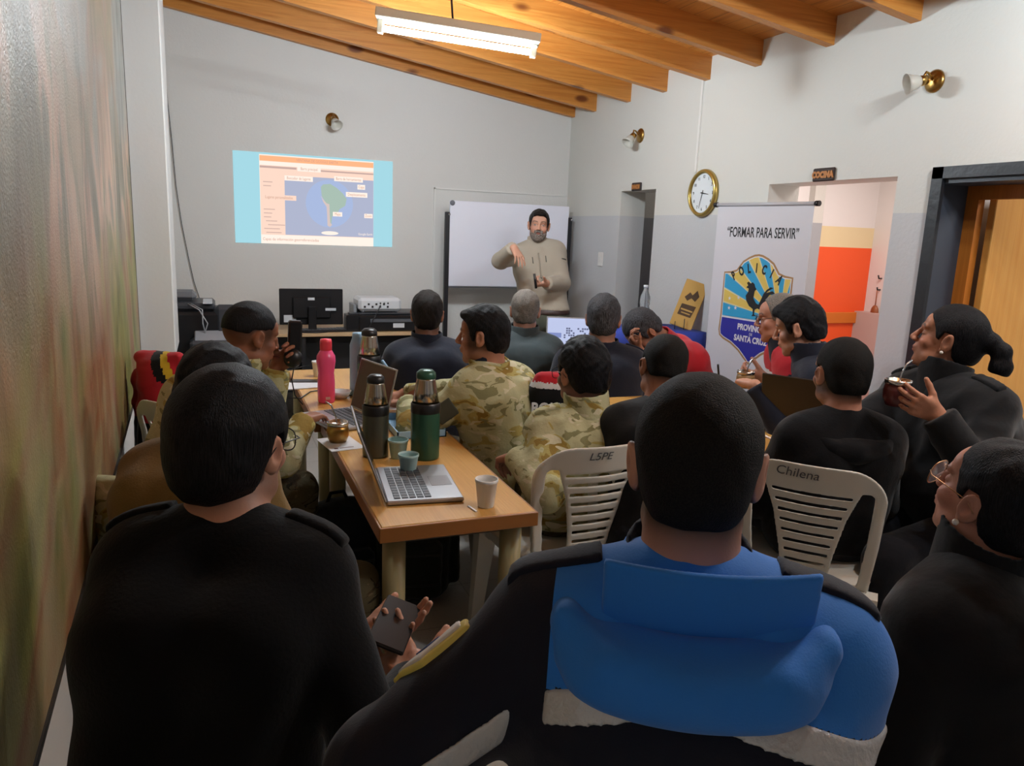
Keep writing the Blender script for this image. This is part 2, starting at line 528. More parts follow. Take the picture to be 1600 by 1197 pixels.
# kitchen hooks with a ladle
q = atX(1376, 447, kx)
t = thing('utensil_hook', 'dark hooks with a hanging wooden ladle on the kitchen wall', 'hook', (kx, q[1], q[2]))
m_dm = mat('dark_metal', '#2b2a2b', .4, .6)
MB().tube([(0, 0, .06), (-.03, 0, .06), (-.04, 0, .085)], .006).build('hook', m_dm, t)
MB().tube([(0, 0, -.03), (-.03, 0, -.03), (-.035, 0, -.01)], .006).build('hook', m_dm, t)
MB().tube([(-.03, 0, -.03), (-.03, 0, -.16)], .004).ball((-.03, 0, -.21), .045, 12, (.5, .8, 1.3)).build('ladle', mat('brown_wood_ladle', '#8a4a25', .5), t)
# white ledge at bottom of kitchen opening
qa = atX(1366, 488, kx)
o = struct('wall_kitchen_ledge', MB().box((kx-.10, qa[1]-.4, 0), (kx, qa[1]+.12, qa[2])), mat('pink_ledge_paint', '#b9a29b', .5))

# ---- painting
m_pt, nt, b, tc = nodes_mat('abstract_painting', .38, .5)
v = tc.outputs['Object']
vs = mapping(nt, v, (1, .42, .40))
n1 = noise(nt, vs, 2.2, 3, .55, 1.0)
n2 = noise(nt, mapping(nt, v, (1, 1.0, .38), (0, 0, 0), (3, 1, 7)), 2.4, 3, .55, .8)
n3 = noise(nt, mapping(nt, v, (1, .6, .8), (0, 0, 0), (7, 3, 2)), 1.6, 4, .5)
sp = nt.nodes.new('ShaderNodeSeparateXYZ'); nt.links.new(v, sp.inputs[0])
zz = mathn(nt, 'ADD', sp.outputs[2], mathn(nt, 'MULTIPLY', mathn(nt, 'SUBTRACT', n3, .5), 1.1))
hi = ramp(nt, n1, [(.30, '#5d574c'), (.40, '#8f918c'), (.47, '#9aa09c'), (.54, '#a08c7c'), (.60, '#8f8a74'), (.70, '#b09a84')])
mid = ramp(nt, n2, [(.34, '#6a6450'), (.43, '#8d8672'), (.48, '#c09a82'), (.55, '#c4a890'), (.60, '#8b8468'), (.68, '#b39c84')])
low = ramp(nt, n1, [(.30, '#3c5226'), (.38, '#61772f'), (.44, '#9aa04c'), (.50, '#a08658'), (.56, '#984f2e'), (.63, '#b09a70'), (.72, '#6f8742')])
low2 = ramp(nt, n2, [(.3, '#4c5a2c'), (.45, '#90805a'), (.58, '#6a4028'), (.72, '#8f9a5e')])
low = mixc(nt, .45, low, low2)
g1 = ramp(nt, zz, [(0, (0, 0, 0)), (1, (1, 1, 1))])
mr = nt.nodes.new('ShaderNodeMapRange'); mr.inputs['From Min'].default_value = 1.25; mr.inputs['From Max'].default_value = 1.6
nt.links.new(zz, mr.inputs['Value'])
mr2 = nt.nodes.new('ShaderNodeMapRange'); mr2.inputs['From Min'].default_value = 1.75; mr2.inputs['From Max'].default_value = 2.15
nt.links.new(zz, mr2.inputs['Value'])
c = mixc(nt, mr.outputs[0], low, mid)
c = mixc(nt, mr2.outputs[0], c, hi)
n4 = noise(nt, mapping(nt, v, (1, 1.1, .28)), 5, 3, .6, .5)
c = mixc(nt, mathn(nt, 'MULTIPLY', ramp(nt, n4, [(.45, (0, 0, 0)), (.7, (1, 1, 1))]), .38), c, '#a39784')
c = mixc(nt, mathn(nt, 'MULTIPLY', ramp(nt, n4, [(.3, (1, 1, 1)), (.45, (0, 0, 0))]), .35), c, '#3c3c2c')
nt.links.new(c, b.inputs['Base Color'])
hgt = mixc(nt, .5, noise(nt, mapping(nt, v, (1, 5, 1.0)), 9, 5, .7), noise(nt, v, 160, 3))
bumpn(nt, b, hgt, .35, .01)
t = thing('painting', 'very large abstract painting of green, ochre and grey brush strokes on left wall', 'painting', (0, 0, 0))
Mp = Matrix.Translation((wlx(0), 0, 0)) @ Matrix.Rotation(ang, 4, 'Z')
MB().box((-.028, .5, .70), (0, 4.66, 2.86), Mp).build('canvas', m_pt, t)
m_pf = mat('dark_canvas_edge', '#34302b', .6)
MB().box((-.03, .48, .685), (.004, 4.675, .70), Mp).box((-.03, 4.66, .70), (.002, 4.668, 2.86), Mp).build('frame_edge', m_pf, t)

# ---- ceiling fluorescent lamp
La, Lb = Vector([float(q) for q in at(590, 40, 3.92)]), Vector([float(q) for q in at(838, 80, 4.0)])
dx = (Lb-La)
Ml = frame((La+Lb)/2, dx, Vector((0, 0, 1)).cross(dx)*1.0)
L = dx.length/2
t = thing('fluorescent_lamp', 'lit white fluorescent batten lamp hanging under the pine rafters', 'lamp', tuple((La+Lb)/2))
Mi = Matrix.Translation(-(La+Lb)/2) @ Ml
# local: x along, y away-horizontal, z up/down
m_lamp = mat('cream_lamp_housing', '#d8d4c4', .5)
MB().box((-L-.01, -.075, .03), (L+.01, .075, .075), Mi, .004).build('housing', m_lamp, t)
for s in (-1, 1): MB().box((min(s*L, s*(L-.03)), -.02, -.035), (max(s*L, s*(L-.03)), .02, .03), Mi, .003).build('lamp_holder', m_lamp, t)
m_tube = mat('lit_fluorescent_tube', '#ffffff', .3, emit='#eef4ff', estr=45)
MB().tube([Mi @ Vector((-L+.03, 0, -.01)), Mi @ Vector((L-.03, 0, -.01))], .0155, 16).build('fluorescent_tube', m_tube, t)
mc = (La+Lb)/2
MB().tube([(-.02, .02, .06), (-.04, .03, .30)], .006, 8).build('supply_cable', m_wire, t)


# ---- brass wall lamps
m_brass = mat('aged_brass', '#a9854a', .3, 1.)
m_glass = mat('frosted_lamp_glass', '#e7e4da', .35, trans=.35)


def sconce(P, n, aim, s, label):
    """P on the wall, n = wall normal, aim = direction of the shade"""
    n = Vector(n); aim = Vector(aim).normalized()
    t = thing('wall_lamp', label, 'lamp', P, 0, 'brass wall lamps')
    Mr = n.to_track_quat('Z', 'X').to_matrix().to_4x4()
    MB().lathe([(0, 0), (.052*s, 0), (.052*s, .006*s), (.042*s, .014*s), (.02*s, .018*s), (0, .02*s)], (0, 0, 0), 24, Mr).build('back_plate', m_brass, t)
    e = n*.06*s
    MB().tube([n*.01*s, n*.045*s+Vector((0, 0, .03*s)), e+Vector((0, 0, .035*s)), e+aim*.02*s], .006*s, 8).build('arm', m_brass, t)
    Ms = Matrix.Translation(e) @ aim.to_track_quat('Z', 'X').to_matrix().to_4x4()
    MB().lathe([(0, -.01*s), (.02*s, -.008*s), (.024*s, .02*s), (.02*s, .025*s)], (0, 0, 0), 20, Ms).build('socket', m_brass, t)
    MB().lathe([(.02*s, .02*s), (.03*s, .035*s), (.036*s, .06*s), (.048*s, .085*s), (.046*s, .085*s), (.034*s, .06*s), (.027*s, .036*s), (.0, .028*s)], (0, 0, 0), 24, Ms).build('lamp_shade', m_glass, t)


sconce(tuple(atY(519, 187, YB)), (0, -1, 0), (.15, -.5, -.45), 1., 'brass wall lamp on the back wall above the projected slide')
sconce(tuple(atX(1001, 212, XR)), (-1, 0, 0), (-.5, -.1, -.6), 1., 'brass wall lamp high on the right wall above the narrow doorway')
sconce(tuple(atX(1461, 127, XR)), (-1, 0, 0), (-.7, .35, -.2), .95, 'brass wall lamp near the top right, above the black door frame')

# ---- clock
q = atX(1101, 302, XR)
t = thing('wall_clock', 'round wall clock with a gold rim and white face', 'clock', (XR, q[1], q[2]))
Mc = Matrix.Rotation(-math.pi/2, 4, 'Y')
R = .152
m_gold = mat('gold_rim', '#b9a05a', .3, .8)
MB().lathe([(R*.8, 0), (R, .004), (R*1.0, .02), (R*.93, .034), (R*.85, .03), (R*.83, .018)], (0, 0, 0), 48, Mc, False).build('rim', m_gold, t)
MB().lathe([(0, .014), (R*.84, .014)], (0, 0, 0), 48, Mc, False).build('clock_face', mat('clock_face_white', '#dfe6ea', .25), t)
m_black = mat('black_ink', '#17171a', .5)
Mf = frame((-.0150, 0, 0), (0, -1, 0), (0, 0, 1))
tk = []
for h in range(12):
    a = math.radians(90-30*(h+1)); r = R*.68
    text('numeral', str(h+1), .028, m_black, t, Mf @ Matrix.Translation((r*math.cos(a), r*math.sin(a), 0)), .9)


def hand(deg, ln, w, x, nm):
    a = math.radians(90-deg); d = Vector((math.cos(a), math.sin(a), 0)); s = Vector((-d.y, d.x, 0))
    V = [Mf @ (d*-.02+s*w), Mf @ (d*-.02-s*w), Mf @ (d*ln-s*w*.4), Mf @ (d*ln+s*w*.4)]
    V = [v+Vector((x, 0, 0)) for v in V]+[v+Vector((x-.001, 0, 0)) for v in V]
    MB()._add(V, [(0, 1, 2, 3), (7, 6, 5, 4), (0, 4, 5, 1), (1, 5, 6, 2), (2, 6, 7, 3), (3, 7, 4, 0)]).build(nm, m_black, t)


hand(98, R*.42, .0035, -.002, 'hour_hand'); hand(196, R*.66, .0028, -.004, 'minute_hand')

# ---- little wooden signs above the openings
m_sg = mat('burnt_sign_wood', '#2b1a14', .6)
m_sgl = mat('carved_tan_letters', '#b9783a', .5)
for px, py, w, h, s, lab in ((996, 292, .135, .062, 'BANOS', 'small dark wooden sign with tan lettering above the narrow doorway'), (1289, 273, .155, .068, 'COCINA', 'small dark wooden sign reading COCINA above the kitchen opening')):
    q = atX(px, py, XR)
    t = thing('door_sign', lab, 'sign', (XR, q[1], q[2]))
    MB().box((-.014, -w/2, -h/2), (0, w/2, h/2), None, .006).build('board', m_sg, t)
    text('lettering', s, h*.62, m_sgl, t, frame((-.0165, 0, -.002), (0, -1, 0), (0, 0, 1)), .88, .002, bold=.0035)

# ================================================================== projected slide on the back wall
def scr(x, y, off): return atY(x, y, YB-off)


def quad_px(c4, off, th=.0015):
    V = [scr(x, y, off) for x, y in c4]; V2 = [v+np.array([0, th, 0]) for v in V]
    return V+V2, [(0, 1, 2, 3), (7, 6, 5, 4), (0, 4, 5, 1), (1, 5, 6, 2), (2, 6, 7, 3), (3, 7, 4, 0)]


A, Bq, Cq, Dq = scr(363, 234, 0), scr(612, 253, 0), scr(614, 386, 0), scr(368, 379, 0)
SX0, SX1 = (A[0]+Dq[0])/2, (Bq[0]+Cq[0])/2; SZ1, SZ0 = (A[2]+Bq[2])/2, (Cq[2]+Dq[2])/2
W_, H_ = SX1-SX0, SZ1-SZ0
slide = thing('projected_slide', 'projected slide with a blue globe between cyan bands on the back wall', 'projection', (SX0, YB, SZ0))


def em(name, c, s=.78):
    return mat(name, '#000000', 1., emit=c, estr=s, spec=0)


def srect(u0, v0, u1, v1, m, off, name):
    """u,v in 0..1 of the slide, v up"""
    return MB().box((u0*W_, -off-.0012, v0*H_), (u1*W_, -off, v1*H_)).build(name, m, slide)


def stext(s, u, v, h, m, off, name='slide_text', al='LEFT', sx=.8):
    return text(name, s, h*H_, m, slide, frame((u*W_, -off, v*H_), (1, 0, 0), (0, 0, 1)), sx, .0002, al)


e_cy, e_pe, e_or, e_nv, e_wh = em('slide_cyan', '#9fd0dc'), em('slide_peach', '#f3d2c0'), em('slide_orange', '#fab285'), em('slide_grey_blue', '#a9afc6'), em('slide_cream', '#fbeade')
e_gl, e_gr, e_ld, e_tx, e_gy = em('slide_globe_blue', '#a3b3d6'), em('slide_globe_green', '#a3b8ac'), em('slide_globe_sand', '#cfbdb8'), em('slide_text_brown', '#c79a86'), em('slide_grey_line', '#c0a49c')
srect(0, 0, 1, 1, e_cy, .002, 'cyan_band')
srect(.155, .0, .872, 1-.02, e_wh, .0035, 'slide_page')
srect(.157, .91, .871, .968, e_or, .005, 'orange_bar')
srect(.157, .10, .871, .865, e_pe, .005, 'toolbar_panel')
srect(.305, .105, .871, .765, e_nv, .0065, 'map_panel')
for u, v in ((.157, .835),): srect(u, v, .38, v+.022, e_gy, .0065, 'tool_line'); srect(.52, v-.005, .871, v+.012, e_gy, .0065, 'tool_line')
# globe
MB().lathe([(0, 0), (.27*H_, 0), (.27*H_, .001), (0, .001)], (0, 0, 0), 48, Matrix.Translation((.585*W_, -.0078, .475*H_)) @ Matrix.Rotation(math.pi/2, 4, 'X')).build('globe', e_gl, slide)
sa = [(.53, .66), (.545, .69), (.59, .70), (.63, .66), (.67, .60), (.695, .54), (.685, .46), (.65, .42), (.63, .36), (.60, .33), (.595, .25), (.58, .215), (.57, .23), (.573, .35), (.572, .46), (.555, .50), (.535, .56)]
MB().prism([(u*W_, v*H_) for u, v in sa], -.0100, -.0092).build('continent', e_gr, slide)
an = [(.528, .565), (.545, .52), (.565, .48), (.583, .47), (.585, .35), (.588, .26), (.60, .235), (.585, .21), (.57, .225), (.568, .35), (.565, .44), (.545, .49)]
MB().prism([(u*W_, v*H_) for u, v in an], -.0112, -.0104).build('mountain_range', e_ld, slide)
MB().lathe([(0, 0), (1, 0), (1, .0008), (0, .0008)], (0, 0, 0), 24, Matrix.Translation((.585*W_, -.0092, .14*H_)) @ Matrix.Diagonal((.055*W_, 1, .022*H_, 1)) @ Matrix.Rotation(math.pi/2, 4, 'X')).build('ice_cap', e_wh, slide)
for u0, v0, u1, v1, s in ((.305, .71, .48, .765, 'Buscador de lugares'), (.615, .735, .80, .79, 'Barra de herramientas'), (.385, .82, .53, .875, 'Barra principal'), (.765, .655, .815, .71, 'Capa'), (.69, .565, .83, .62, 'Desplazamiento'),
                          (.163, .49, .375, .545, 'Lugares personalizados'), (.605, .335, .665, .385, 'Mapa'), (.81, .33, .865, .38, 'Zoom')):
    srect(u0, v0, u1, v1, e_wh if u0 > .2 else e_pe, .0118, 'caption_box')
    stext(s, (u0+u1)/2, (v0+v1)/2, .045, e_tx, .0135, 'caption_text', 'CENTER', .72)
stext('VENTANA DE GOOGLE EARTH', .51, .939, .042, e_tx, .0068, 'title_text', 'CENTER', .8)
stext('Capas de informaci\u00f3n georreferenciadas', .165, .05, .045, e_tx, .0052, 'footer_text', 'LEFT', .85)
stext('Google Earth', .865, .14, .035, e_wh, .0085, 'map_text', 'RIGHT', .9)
rnd = random.Random(4)
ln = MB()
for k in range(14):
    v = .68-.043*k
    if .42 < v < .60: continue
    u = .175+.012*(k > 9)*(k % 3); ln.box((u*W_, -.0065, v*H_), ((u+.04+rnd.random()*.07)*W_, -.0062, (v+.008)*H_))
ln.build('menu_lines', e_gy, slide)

# ================================================================== whiteboard on a stand with black posts
m_wb = mat('whiteboard_surface', '#eeeffb', .25)
m_post = mat('black_post', '#1c1c20', .4)
BY = YB-.22
wb = thing('whiteboard', 'large white board on two black posts behind the standing man', 'whiteboard', (float(atY(790, 400, BY)[0]), BY, 0))
ox = wb.location.x


def px_(x, y, Y=BY): q = atY(x, y, Y); return q[0]-ox, q[2]


x0, zt = px_(703, 313); x1, _ = px_(889, 323); _, zb2 = px_(700, 447)
MB().box((x0, -.012, zb2), (x1, .012, zt), None, .004).build('board', m_wb, wb)
MB().box((x0, -.016, zb2-.012), (x1, .014, zb2)).build('bottom_rail', mat('grey_aluminium', '#8b8c90', .3, .8), wb)
for x in (x0-.02, x1+.012):
    po = MB(); _, zp = px_(700, 331)
    po.box((x-.018, -.018, .02), (x+.018, .018, zp), None, .003).box((x-.025, -.22, .0), (x+.025, .22, .03), None, .004)
    po.build('post', m_post, wb)
    MB().ball((x+.012, -.018, zp-.02), .012, 10).build('clamp_knob', m_chrome, wb)
xx, zz_ = px_(706, 317)
MB().ball((xx+.0, -.02, zz_), .022, 12, (1, .4, 1)).build('magnet', mat('grey_magnet', '#70737c', .4), wb)
# faint old white panel on the wall behind it
t1 = atY(678, 293, YB); t2 = atY(886, 305, YB)
o = MB().box((t1[0], YB-.01, 1.0), (t1[0]+.012, YB, t1[2])).box((t1[0], YB-.01, t1[2]-.012), (t2[0]-.02, YB, t1[2])).build('trim_20', m_cond); o['kind'] = 'structure'

# ================================================================== desk along the back wall
m_desk = wood('beech_laminate', '#c7a57c', '#d0b088', '#a98a63', 'X', False, .4)
m_dark = mat('black_laminate', '#17171a', .5)
DY0 = 5.78; DZ = .74
dxl, dxr = -.05, 1.62
t = thing('desk', 'long light-wood desk with black panels against the back wall', 'desk', (.8, 6.0, 0))
MB().box((dxl-.8, DY0-6, DZ-.025), (dxr-.8, YB-6.03, DZ), None, .003).build('desk_top', m_desk, t)
MB().box((dxl+.02-.8, -.02, .25), (dxr-.02-.8, 0, DZ-.03)).build('back_panel', m_dark, t)
for x in (dxl, .62, dxr-.03): MB().box((x-.8, DY0-5.98, 0), (x-.77, YB-6.04, DZ-.026)).build('side_panel', m_dark, t)

m_blkp = mat('black_plastic', '#141417', .35)
m_gryp = mat('dark_grey_plastic', '#3b3d42', .4)
m_lab = mat('paper_label', '#c9cdd2', .6)
# monitor seen from behind
mx, _, mzz = atY(486, 490, 5.95)
q0, q1 = atY(436, 451, 5.93), atY(536, 507, 5.93)
t = thing('monitor', 'black computer monitor seen from behind on the desk', 'monitor', (float((q0[0]+q1[0])/2), 5.93, DZ))
hw = float(q1[0]-q0[0])/2; zt_, zb_ = float(q0[2])-DZ, float(q1[2])-DZ
MB().box((-hw, 0, zb_), (hw, .022, zt_), None, .005).box((-hw*.6, -.02, zb_+.05), (hw*.6, 0, zt_-.06), None, .008).build('monitor_shell', m_blkp, t)
MB().box((-.03, -.045, .012), (.03, -.018, zb_+.14), None, .004).build('stand_neck', m_blkp, t)
MB().lathe([(0, 0), (.13, 0), (.13, .006), (.1, .012), (0, .014)], (0, 0, 0), 32, Matrix.Translation((0, -.04, 0)) @ Matrix.Diagonal((1, .75, 1, 1))).build('stand_base', m_blkp, t)
MB().box((-hw+.03, -.001, zb_+.02), (-hw+.12, 0, zb_+.075)).build('sticker', m_lab, t)
MB().box((.10, -.0215, zb_+.11), (.18, -.0205, zb_+.13)).build('sticker', m_lab, t)
MB().box((-.03, -.0215, zb_+.19), (.02, -.0205, zb_+.21)).build('sticker', m_lab, t)
# keyboard, mouse, speaker-like black boxes
def small(name, label, cat, loc, rz=0, group=None): return thing(name, label, cat, loc, rz, group)
k = small('keyboard', 'black keyboard lying under the monitor', 'keyboard', (.78, 5.9, DZ), .1)
MB().box((-.2, -.07, 0), (.2, .07, .015), None, .005).build('keyboard_case', m_blkp, k)
kk = MB()
for i in range(14):
    for j in range(4): kk.box((-.19+i*.027, -.06+j*.03, .015), (-.19+i*.027+.022, -.06+j*.03+.024, .020))
kk.build('keys', m_gryp, k)
k = small('mouse_pad', 'thin grey pad at the right end of the keyboard', 'pad', (1.02, 6.02, DZ))
MB().box((-.1, -.08, 0), (.1, .08, .006), None, .002).build('pad', mat('grey_pad', '#77777c', .7), k)
k = small('webcam', 'small black desk webcam on the desk left of the monitor stand', 'webcam', (.43, 5.86, DZ))
MB().ball((0, 0, .03), .028, 14).build('camera_ball', m_blkp, k); MB().lathe([(0, 0), (.028, 0), (.025, .01), (0, .012)]).build('foot', m_blkp, k)
# small black box
q = atY(540, 500, 5.9); q2 = atY(565, 531, 5.85)
k = small('black_box', 'small black cube-shaped box beside the printer', 'box', (float(q[0])+.06, 5.92, DZ))
MB().box((-.06, -.07, 0), (.06, .07, .13), None, .004).build('case', m_blkp, k)
MB().box((-.035, -.045, .13), (.035, .035, .142), None, .003).build('dial_top', m_gryp, k)
MB().box((-.062, -.06, .02), (-.06, .06, .11)).build('side_panel', m_gryp, k)
# printer under the projector
q0, q1 = atY(556, 490, 5.85), atY(648, 530, 5.85)
pw = 1.48-float(q0[0]) if False else .62
k = small('printer', 'wide black inkjet printer under the white projector', 'printer', (float(q0[0])+.31, 6.0, DZ))
MB().box((-.29, -.16, 0), (.29, .2, .125), None, .012).build('printer_body', m_blkp, k)
MB().box((-.28, -.10, .125), (.28, .2, .142), None, .006).build('scanner_lid', m_gryp, k)
MB().box((-.2, -.17, .075), (.2, -.155, .10)).build('paper_slot', mat('grey_slot', '#55585e', .4), k)
MB().box((-.02, -.1625, .03), (.07, -.16, .065)).build('sticker', m_lab, k)
MB().box((-.31, -.05, .06), (-.285, .16, .2), None, .004).build('side_tray', mat('light_grey_plastic', '#8f9296', .4), k)
# projector
q = atY(592, 482, 5.95)
k = small('projector', 'white projector standing on top of the black printer', 'projector', (float(q[0])+.0, 6.02, DZ+.142))
m_pj = mat('white_projector_plastic', '#d5d8dc', .35)
MB().box((-.17, -.13, .01), (.17, .13, .115), None, .022).build('projector_body', m_pj, k)
ct = MB()
for i in range(7): ct.box((-.13+i*.03, -.133, .04+.02*(i % 2)), (-.115+i*.03, -.129, .055+.02*(i % 2)))
for i in range(3): ct.lathe([(0, 0), (.007, 0), (0, .004)], (0, 0, 0), 10, Matrix.Translation((.0+.03*i, -.13, .075)) @ Matrix.Rotation(math.pi/2, 4, 'X'))
ct.build('connector_row', m_dark, k)
MB().lathe([(0, 0), (.04, 0), (.045, .03), (.03, .035)], (0, 0, 0), 24, Matrix.Translation((.09, .13, .06)) @ Matrix.Rotation(-math.pi/2, 4, 'X')).build('lens', m_blkp, k)
ft = MB()
for x in (-.13, .13):
    for y in (-.1, .1): ft.lathe([(.012, 0), (.012, .012)], (x, y, 0), 10)
ft.build('feet', m_gryp, k)
MB().tube([(.0, -.13, .06), (-.03, -.2, .03), (-.1, -.2, -.1), (-.14, -.18, -.17)], .004, 6).build('signal_cable', m_dark, k)
# printers stacked at the far left
q0, q1 = atY(272, 478, 5.55), atY(318, 640, 5.55)
lx0, lx1 = float(q0[0]), float(q1[0])
k = small('photocopier', 'tall black photocopier behind the white duct at the far left', 'photocopier', (float(lx0+.04), 5.75, 0))
MB().box((-.2, -.2, .0), (.27, .25, .55), None, .01).build('cabinet_base', m_blkp, k)
MB().box((-.2, -.22, .56), (.27, .27, .93), None, .02).build('copier_body', m_blkp, k)
MB().box((-.2, -.16, .93), (.22, .25, .985), None, .018).build('scanner_lid', m_gryp, k)
MB().box((-.18, -.05, .985), (.10, .22, 1.05), None, .03).build('document_feeder', mat('mid_grey_plastic', '#6a6c70', .4), k)
MB().box((.14, -.2, .985), (.2, .1, .992)).build('paper_sheet', m_lab, k)
q = atY(345, 535, 5.5)
k = small('fax_machine', 'grey fax machine with sloping paper tray beside the photocopier', 'printer', (float(atY(332, 540, 5.5)[0]), 5.5, 0))
MB().box((-.13, -.15, 0), (.2, .15, .66), None, .006).build('stand_cabinet', m_blkp, k)
MB().box((-.14, -.16, .66), (.2, .16, .76), None, .02).build('fax_body', m_gryp, k)
MB().box((-.11, -.14, 0), (.17, .10, .02), Matrix.Translation((0, 0, .775)) @ Matrix.Rotation(.28, 4, 'X'), .006).build('paper_tray', mat('silver_tray', '#9a9ca1', .35), k)
MB().box((.02, .02, .77), (.17, .10, .98), Matrix.Rotation(0, 4, 'X'), .03).build('rear_feeder', m_gryp, k)
for i, (xo, sw) in enumerate(((0, .02), (.02, -.03))):
    cb_ = MB().tube([(lx1-.07+xo, 5.6, .98), (lx1+.0+xo, 5.5, .95), (lx1+.03+xo+sw, 5.48, .86), (lx1+.02+xo, 5.5, .76)], .004, 6)
    tag(cb_.build('printer_cable', mat('light_cable', '#a7a8ab', .5)), 'thin cable looping from the photocopier to the fax machine', 'cable', 'printer cables')

# ================================================================== blue table with plaque near the right wall
bt = thing('side_table', 'small table under a blue cloth beside the right wall', 'table', (2.63, 4.26, 0))
m_bcl = mat('blue_tablecloth_fabric', '#2a3f9c', .8, bump=(14, .4))
tl = MB().box((-.33, -.22, .93), (.33, .22, .95), None, .004)
tl.build('table_top', m_desk, bt)
for sx in (-.29, .29):
    for sy in (-.18, .18): MB().tube([(sx, sy, 0), (sx, sy, .93)], .018, 10).build('leg', m_post, bt)
cl = MB()
nu, nv = 44, 8
V, F = [], []
ctr = (2.63, 4.26)
for j in range(nv+1):
    for i in range(nu):
        a = 2*math.pi*i/nu
        cx, cy = math.cos(a), math.sin(a); mm = max(abs(cx), abs(cy)); ux, uy = cx/mm, cy/mm
        if j == 0: r, z = .0, .956
        else:
            t_ = (j-1)/(nv-1); r = 1+.05*t_+.03*t_*math.sin(a*11); z = .956-.5*t_
        V.append((ctr[0]+ux*.345*r, ctr[1]+uy*.235*r, z))
for j in range(nv):
    for i in range(nu): F.append((j*nu+i, j*nu+(i+1) % nu, (j+1)*nu+(i+1) % nu, (j+1)*nu+i))
o = new_mesh('tablecloth', V, F, m_bcl)
o.modifiers.new('s', 'SOLIDIFY').thickness = .003
tag(o, 'blue cloth draped over the side table by the right wall', 'tablecloth')
# plaque
q = atZ(1068, 512, .73)
pq = at(1070, 512, 4.95)
t = thing('wooden_plaque', 'light wooden plaque with burnt-in drawing propped on the blue cloth', 'plaque', (2.88, 4.22, .959), math.radians(-38))
m_plq = mat('light_varnished_wood', '#c29a52', .4, bump=(6, .1, (6, 1, 1)))
m_burn = mat('burnt_drawing', '#4a3218', .6)
Mt = Matrix.Rotation(-.22, 4, 'X') @ Matrix.Rotation(.28, 4, 'Y')
MB().box((-.075, -.008, .012), (.075, .008, .33), Mt, .003).build('board', m_plq, t)
dr = MB()
dr.prism([(-.045, .21), (-.02, .25), (0, .235), (.02, .275), (.045, .24), (.03, .20), (.0, .215), (-.02, .19)], -.0095, -.008, Mt)
dr.prism([(-.05, .09), (.04, .09), (.05, .17), (-.045, .165)], -.0095, -.008, Mt)
dr.build('burnt_drawing', m_burn, t)
MB().box((-.04, -.0105, .125), (.04, -.0096, .135), Mt).box((-.03, -.0105, .105), (.03, -.0096, .112), Mt).build('carved_line', m_plq, t)
MB().tube([(.03, -.03, 0), (.03, -.012, .07)], .003, 6).tube([(-.03, -.03, 0), (-.03, -.012, .05)], .003, 6).tube([(.0, .09, 0), (.0, .02, .16)], .003, 6).build('wire_easel', m_wire, t)
# water bottle on the blue cloth
t = thing('water_bottle', 'clear plastic bottle on the blue cloth left of the plaque', 'bottle', (2.70, 4.38, .958))
m_clear = mat('clear_plastic', '#dfe6ea', .08, trans=.9)
MB().lathe([(.0, 0), (.032, 0), (.034, .02), (.034, .12), (.03, .135), (.034, .15), (.033, .2), (.014, .245), (.013, .262), (0, .262)]).build('bottle_body', m_clear, t)
MB().lathe([(.015, .255), (.016, .275), (0, .277)]).build('bottle_cap', m_lab, t)

# ================================================================== roll-up banner
TL, TR = at(1123, 320, 4.62), at(1273, 318, 4.02)
wd = TR-TL; bw = float(math.hypot(wd[0], wd[1])); zt = float((TL[2]+TR[2])/2)
print('BANNER', TL, TR, bw)
bn = thing('rollup_banner', 'white roll-up banner with a police shield in front of the kitchen opening', 'banner', (float(TL[0]+TR[0])/2, float(TL[1]+TR[1])/2, 0))
bx = Vector((wd[0], wd[1], 0)).normalized()
Mb = Matrix.Translation((-bx*bw/2)) @ frame((0, 0, 0), bx, (0, 0, 1))     # local x right, y up, z toward camera
if (Mb.to_3x3() @ Vector((0, 0, 1))).dot(Vector((0, -1, 0))) < 0: print('banner normal flipped')
m_ban = mat('white_banner_fabric', '#cfced4', .55)
MB().box((0, .06, -.001), (bw, zt, .001), Mb).build('banner_sheet', m_ban, bn)
MB().tube([Mb @ Vector((-.012, zt, 0)), Mb @ Vector((bw+.012, zt, 0))], .011, 12).build('top_rail', mat('pale_grey_rail', '#b9b9be', .4), bn)
for x in (-.02, bw+.02): MB().tube([Mb @ Vector((x-.012, zt, 0)), Mb @ Vector((x+.012, zt, 0))], .015, 12).build('rail_end_cap', m_blkp, bn)
MB().box((-.02, 0, -.05), (bw+.02, .07, .05), Mb, .012).build('base_case', m_chrome, bn)


def px_ban(x, y):
    """banner-plane coordinates of an image point"""
    o_ = np.array(bn.location) + np.array((Mb @ Vector((0, 0, 0))))
    nrm = np.array(Mb.to_3x3() @ Vector((0, 0, 1))); q = ray(x, y)
    t_ = (o_-CAM) @ nrm / (q @ nrm); pp = CAM+t_*q-o_
    return float(pp @ np.array(bx)), float(pp[2])


def bpoly(pts, m, z, name, px=True):
    P = [px_ban(*p) for p in pts] if px else pts
    V = [Mb @ Vector((a, b_, z)) for a, b_ in P]+[Mb @ Vector((a, b_, z+.0008)) for a, b_ in P]
    n = len(P)
    mb = MB()._add(V, [tuple(range(n-1, -1, -1)), tuple(range(n, 2*n))]+[(i, (i+1) % n, (i+1) % n+n, i+n) for i in range(n)])
    return mb.build(name, m, bn)


print('SH', [px_ban(*p) for p in ((1132, 425), (1182, 397), (1240, 433), (1130, 492), (1170, 567), (1190, 470), (1133, 362), (1258, 362))])
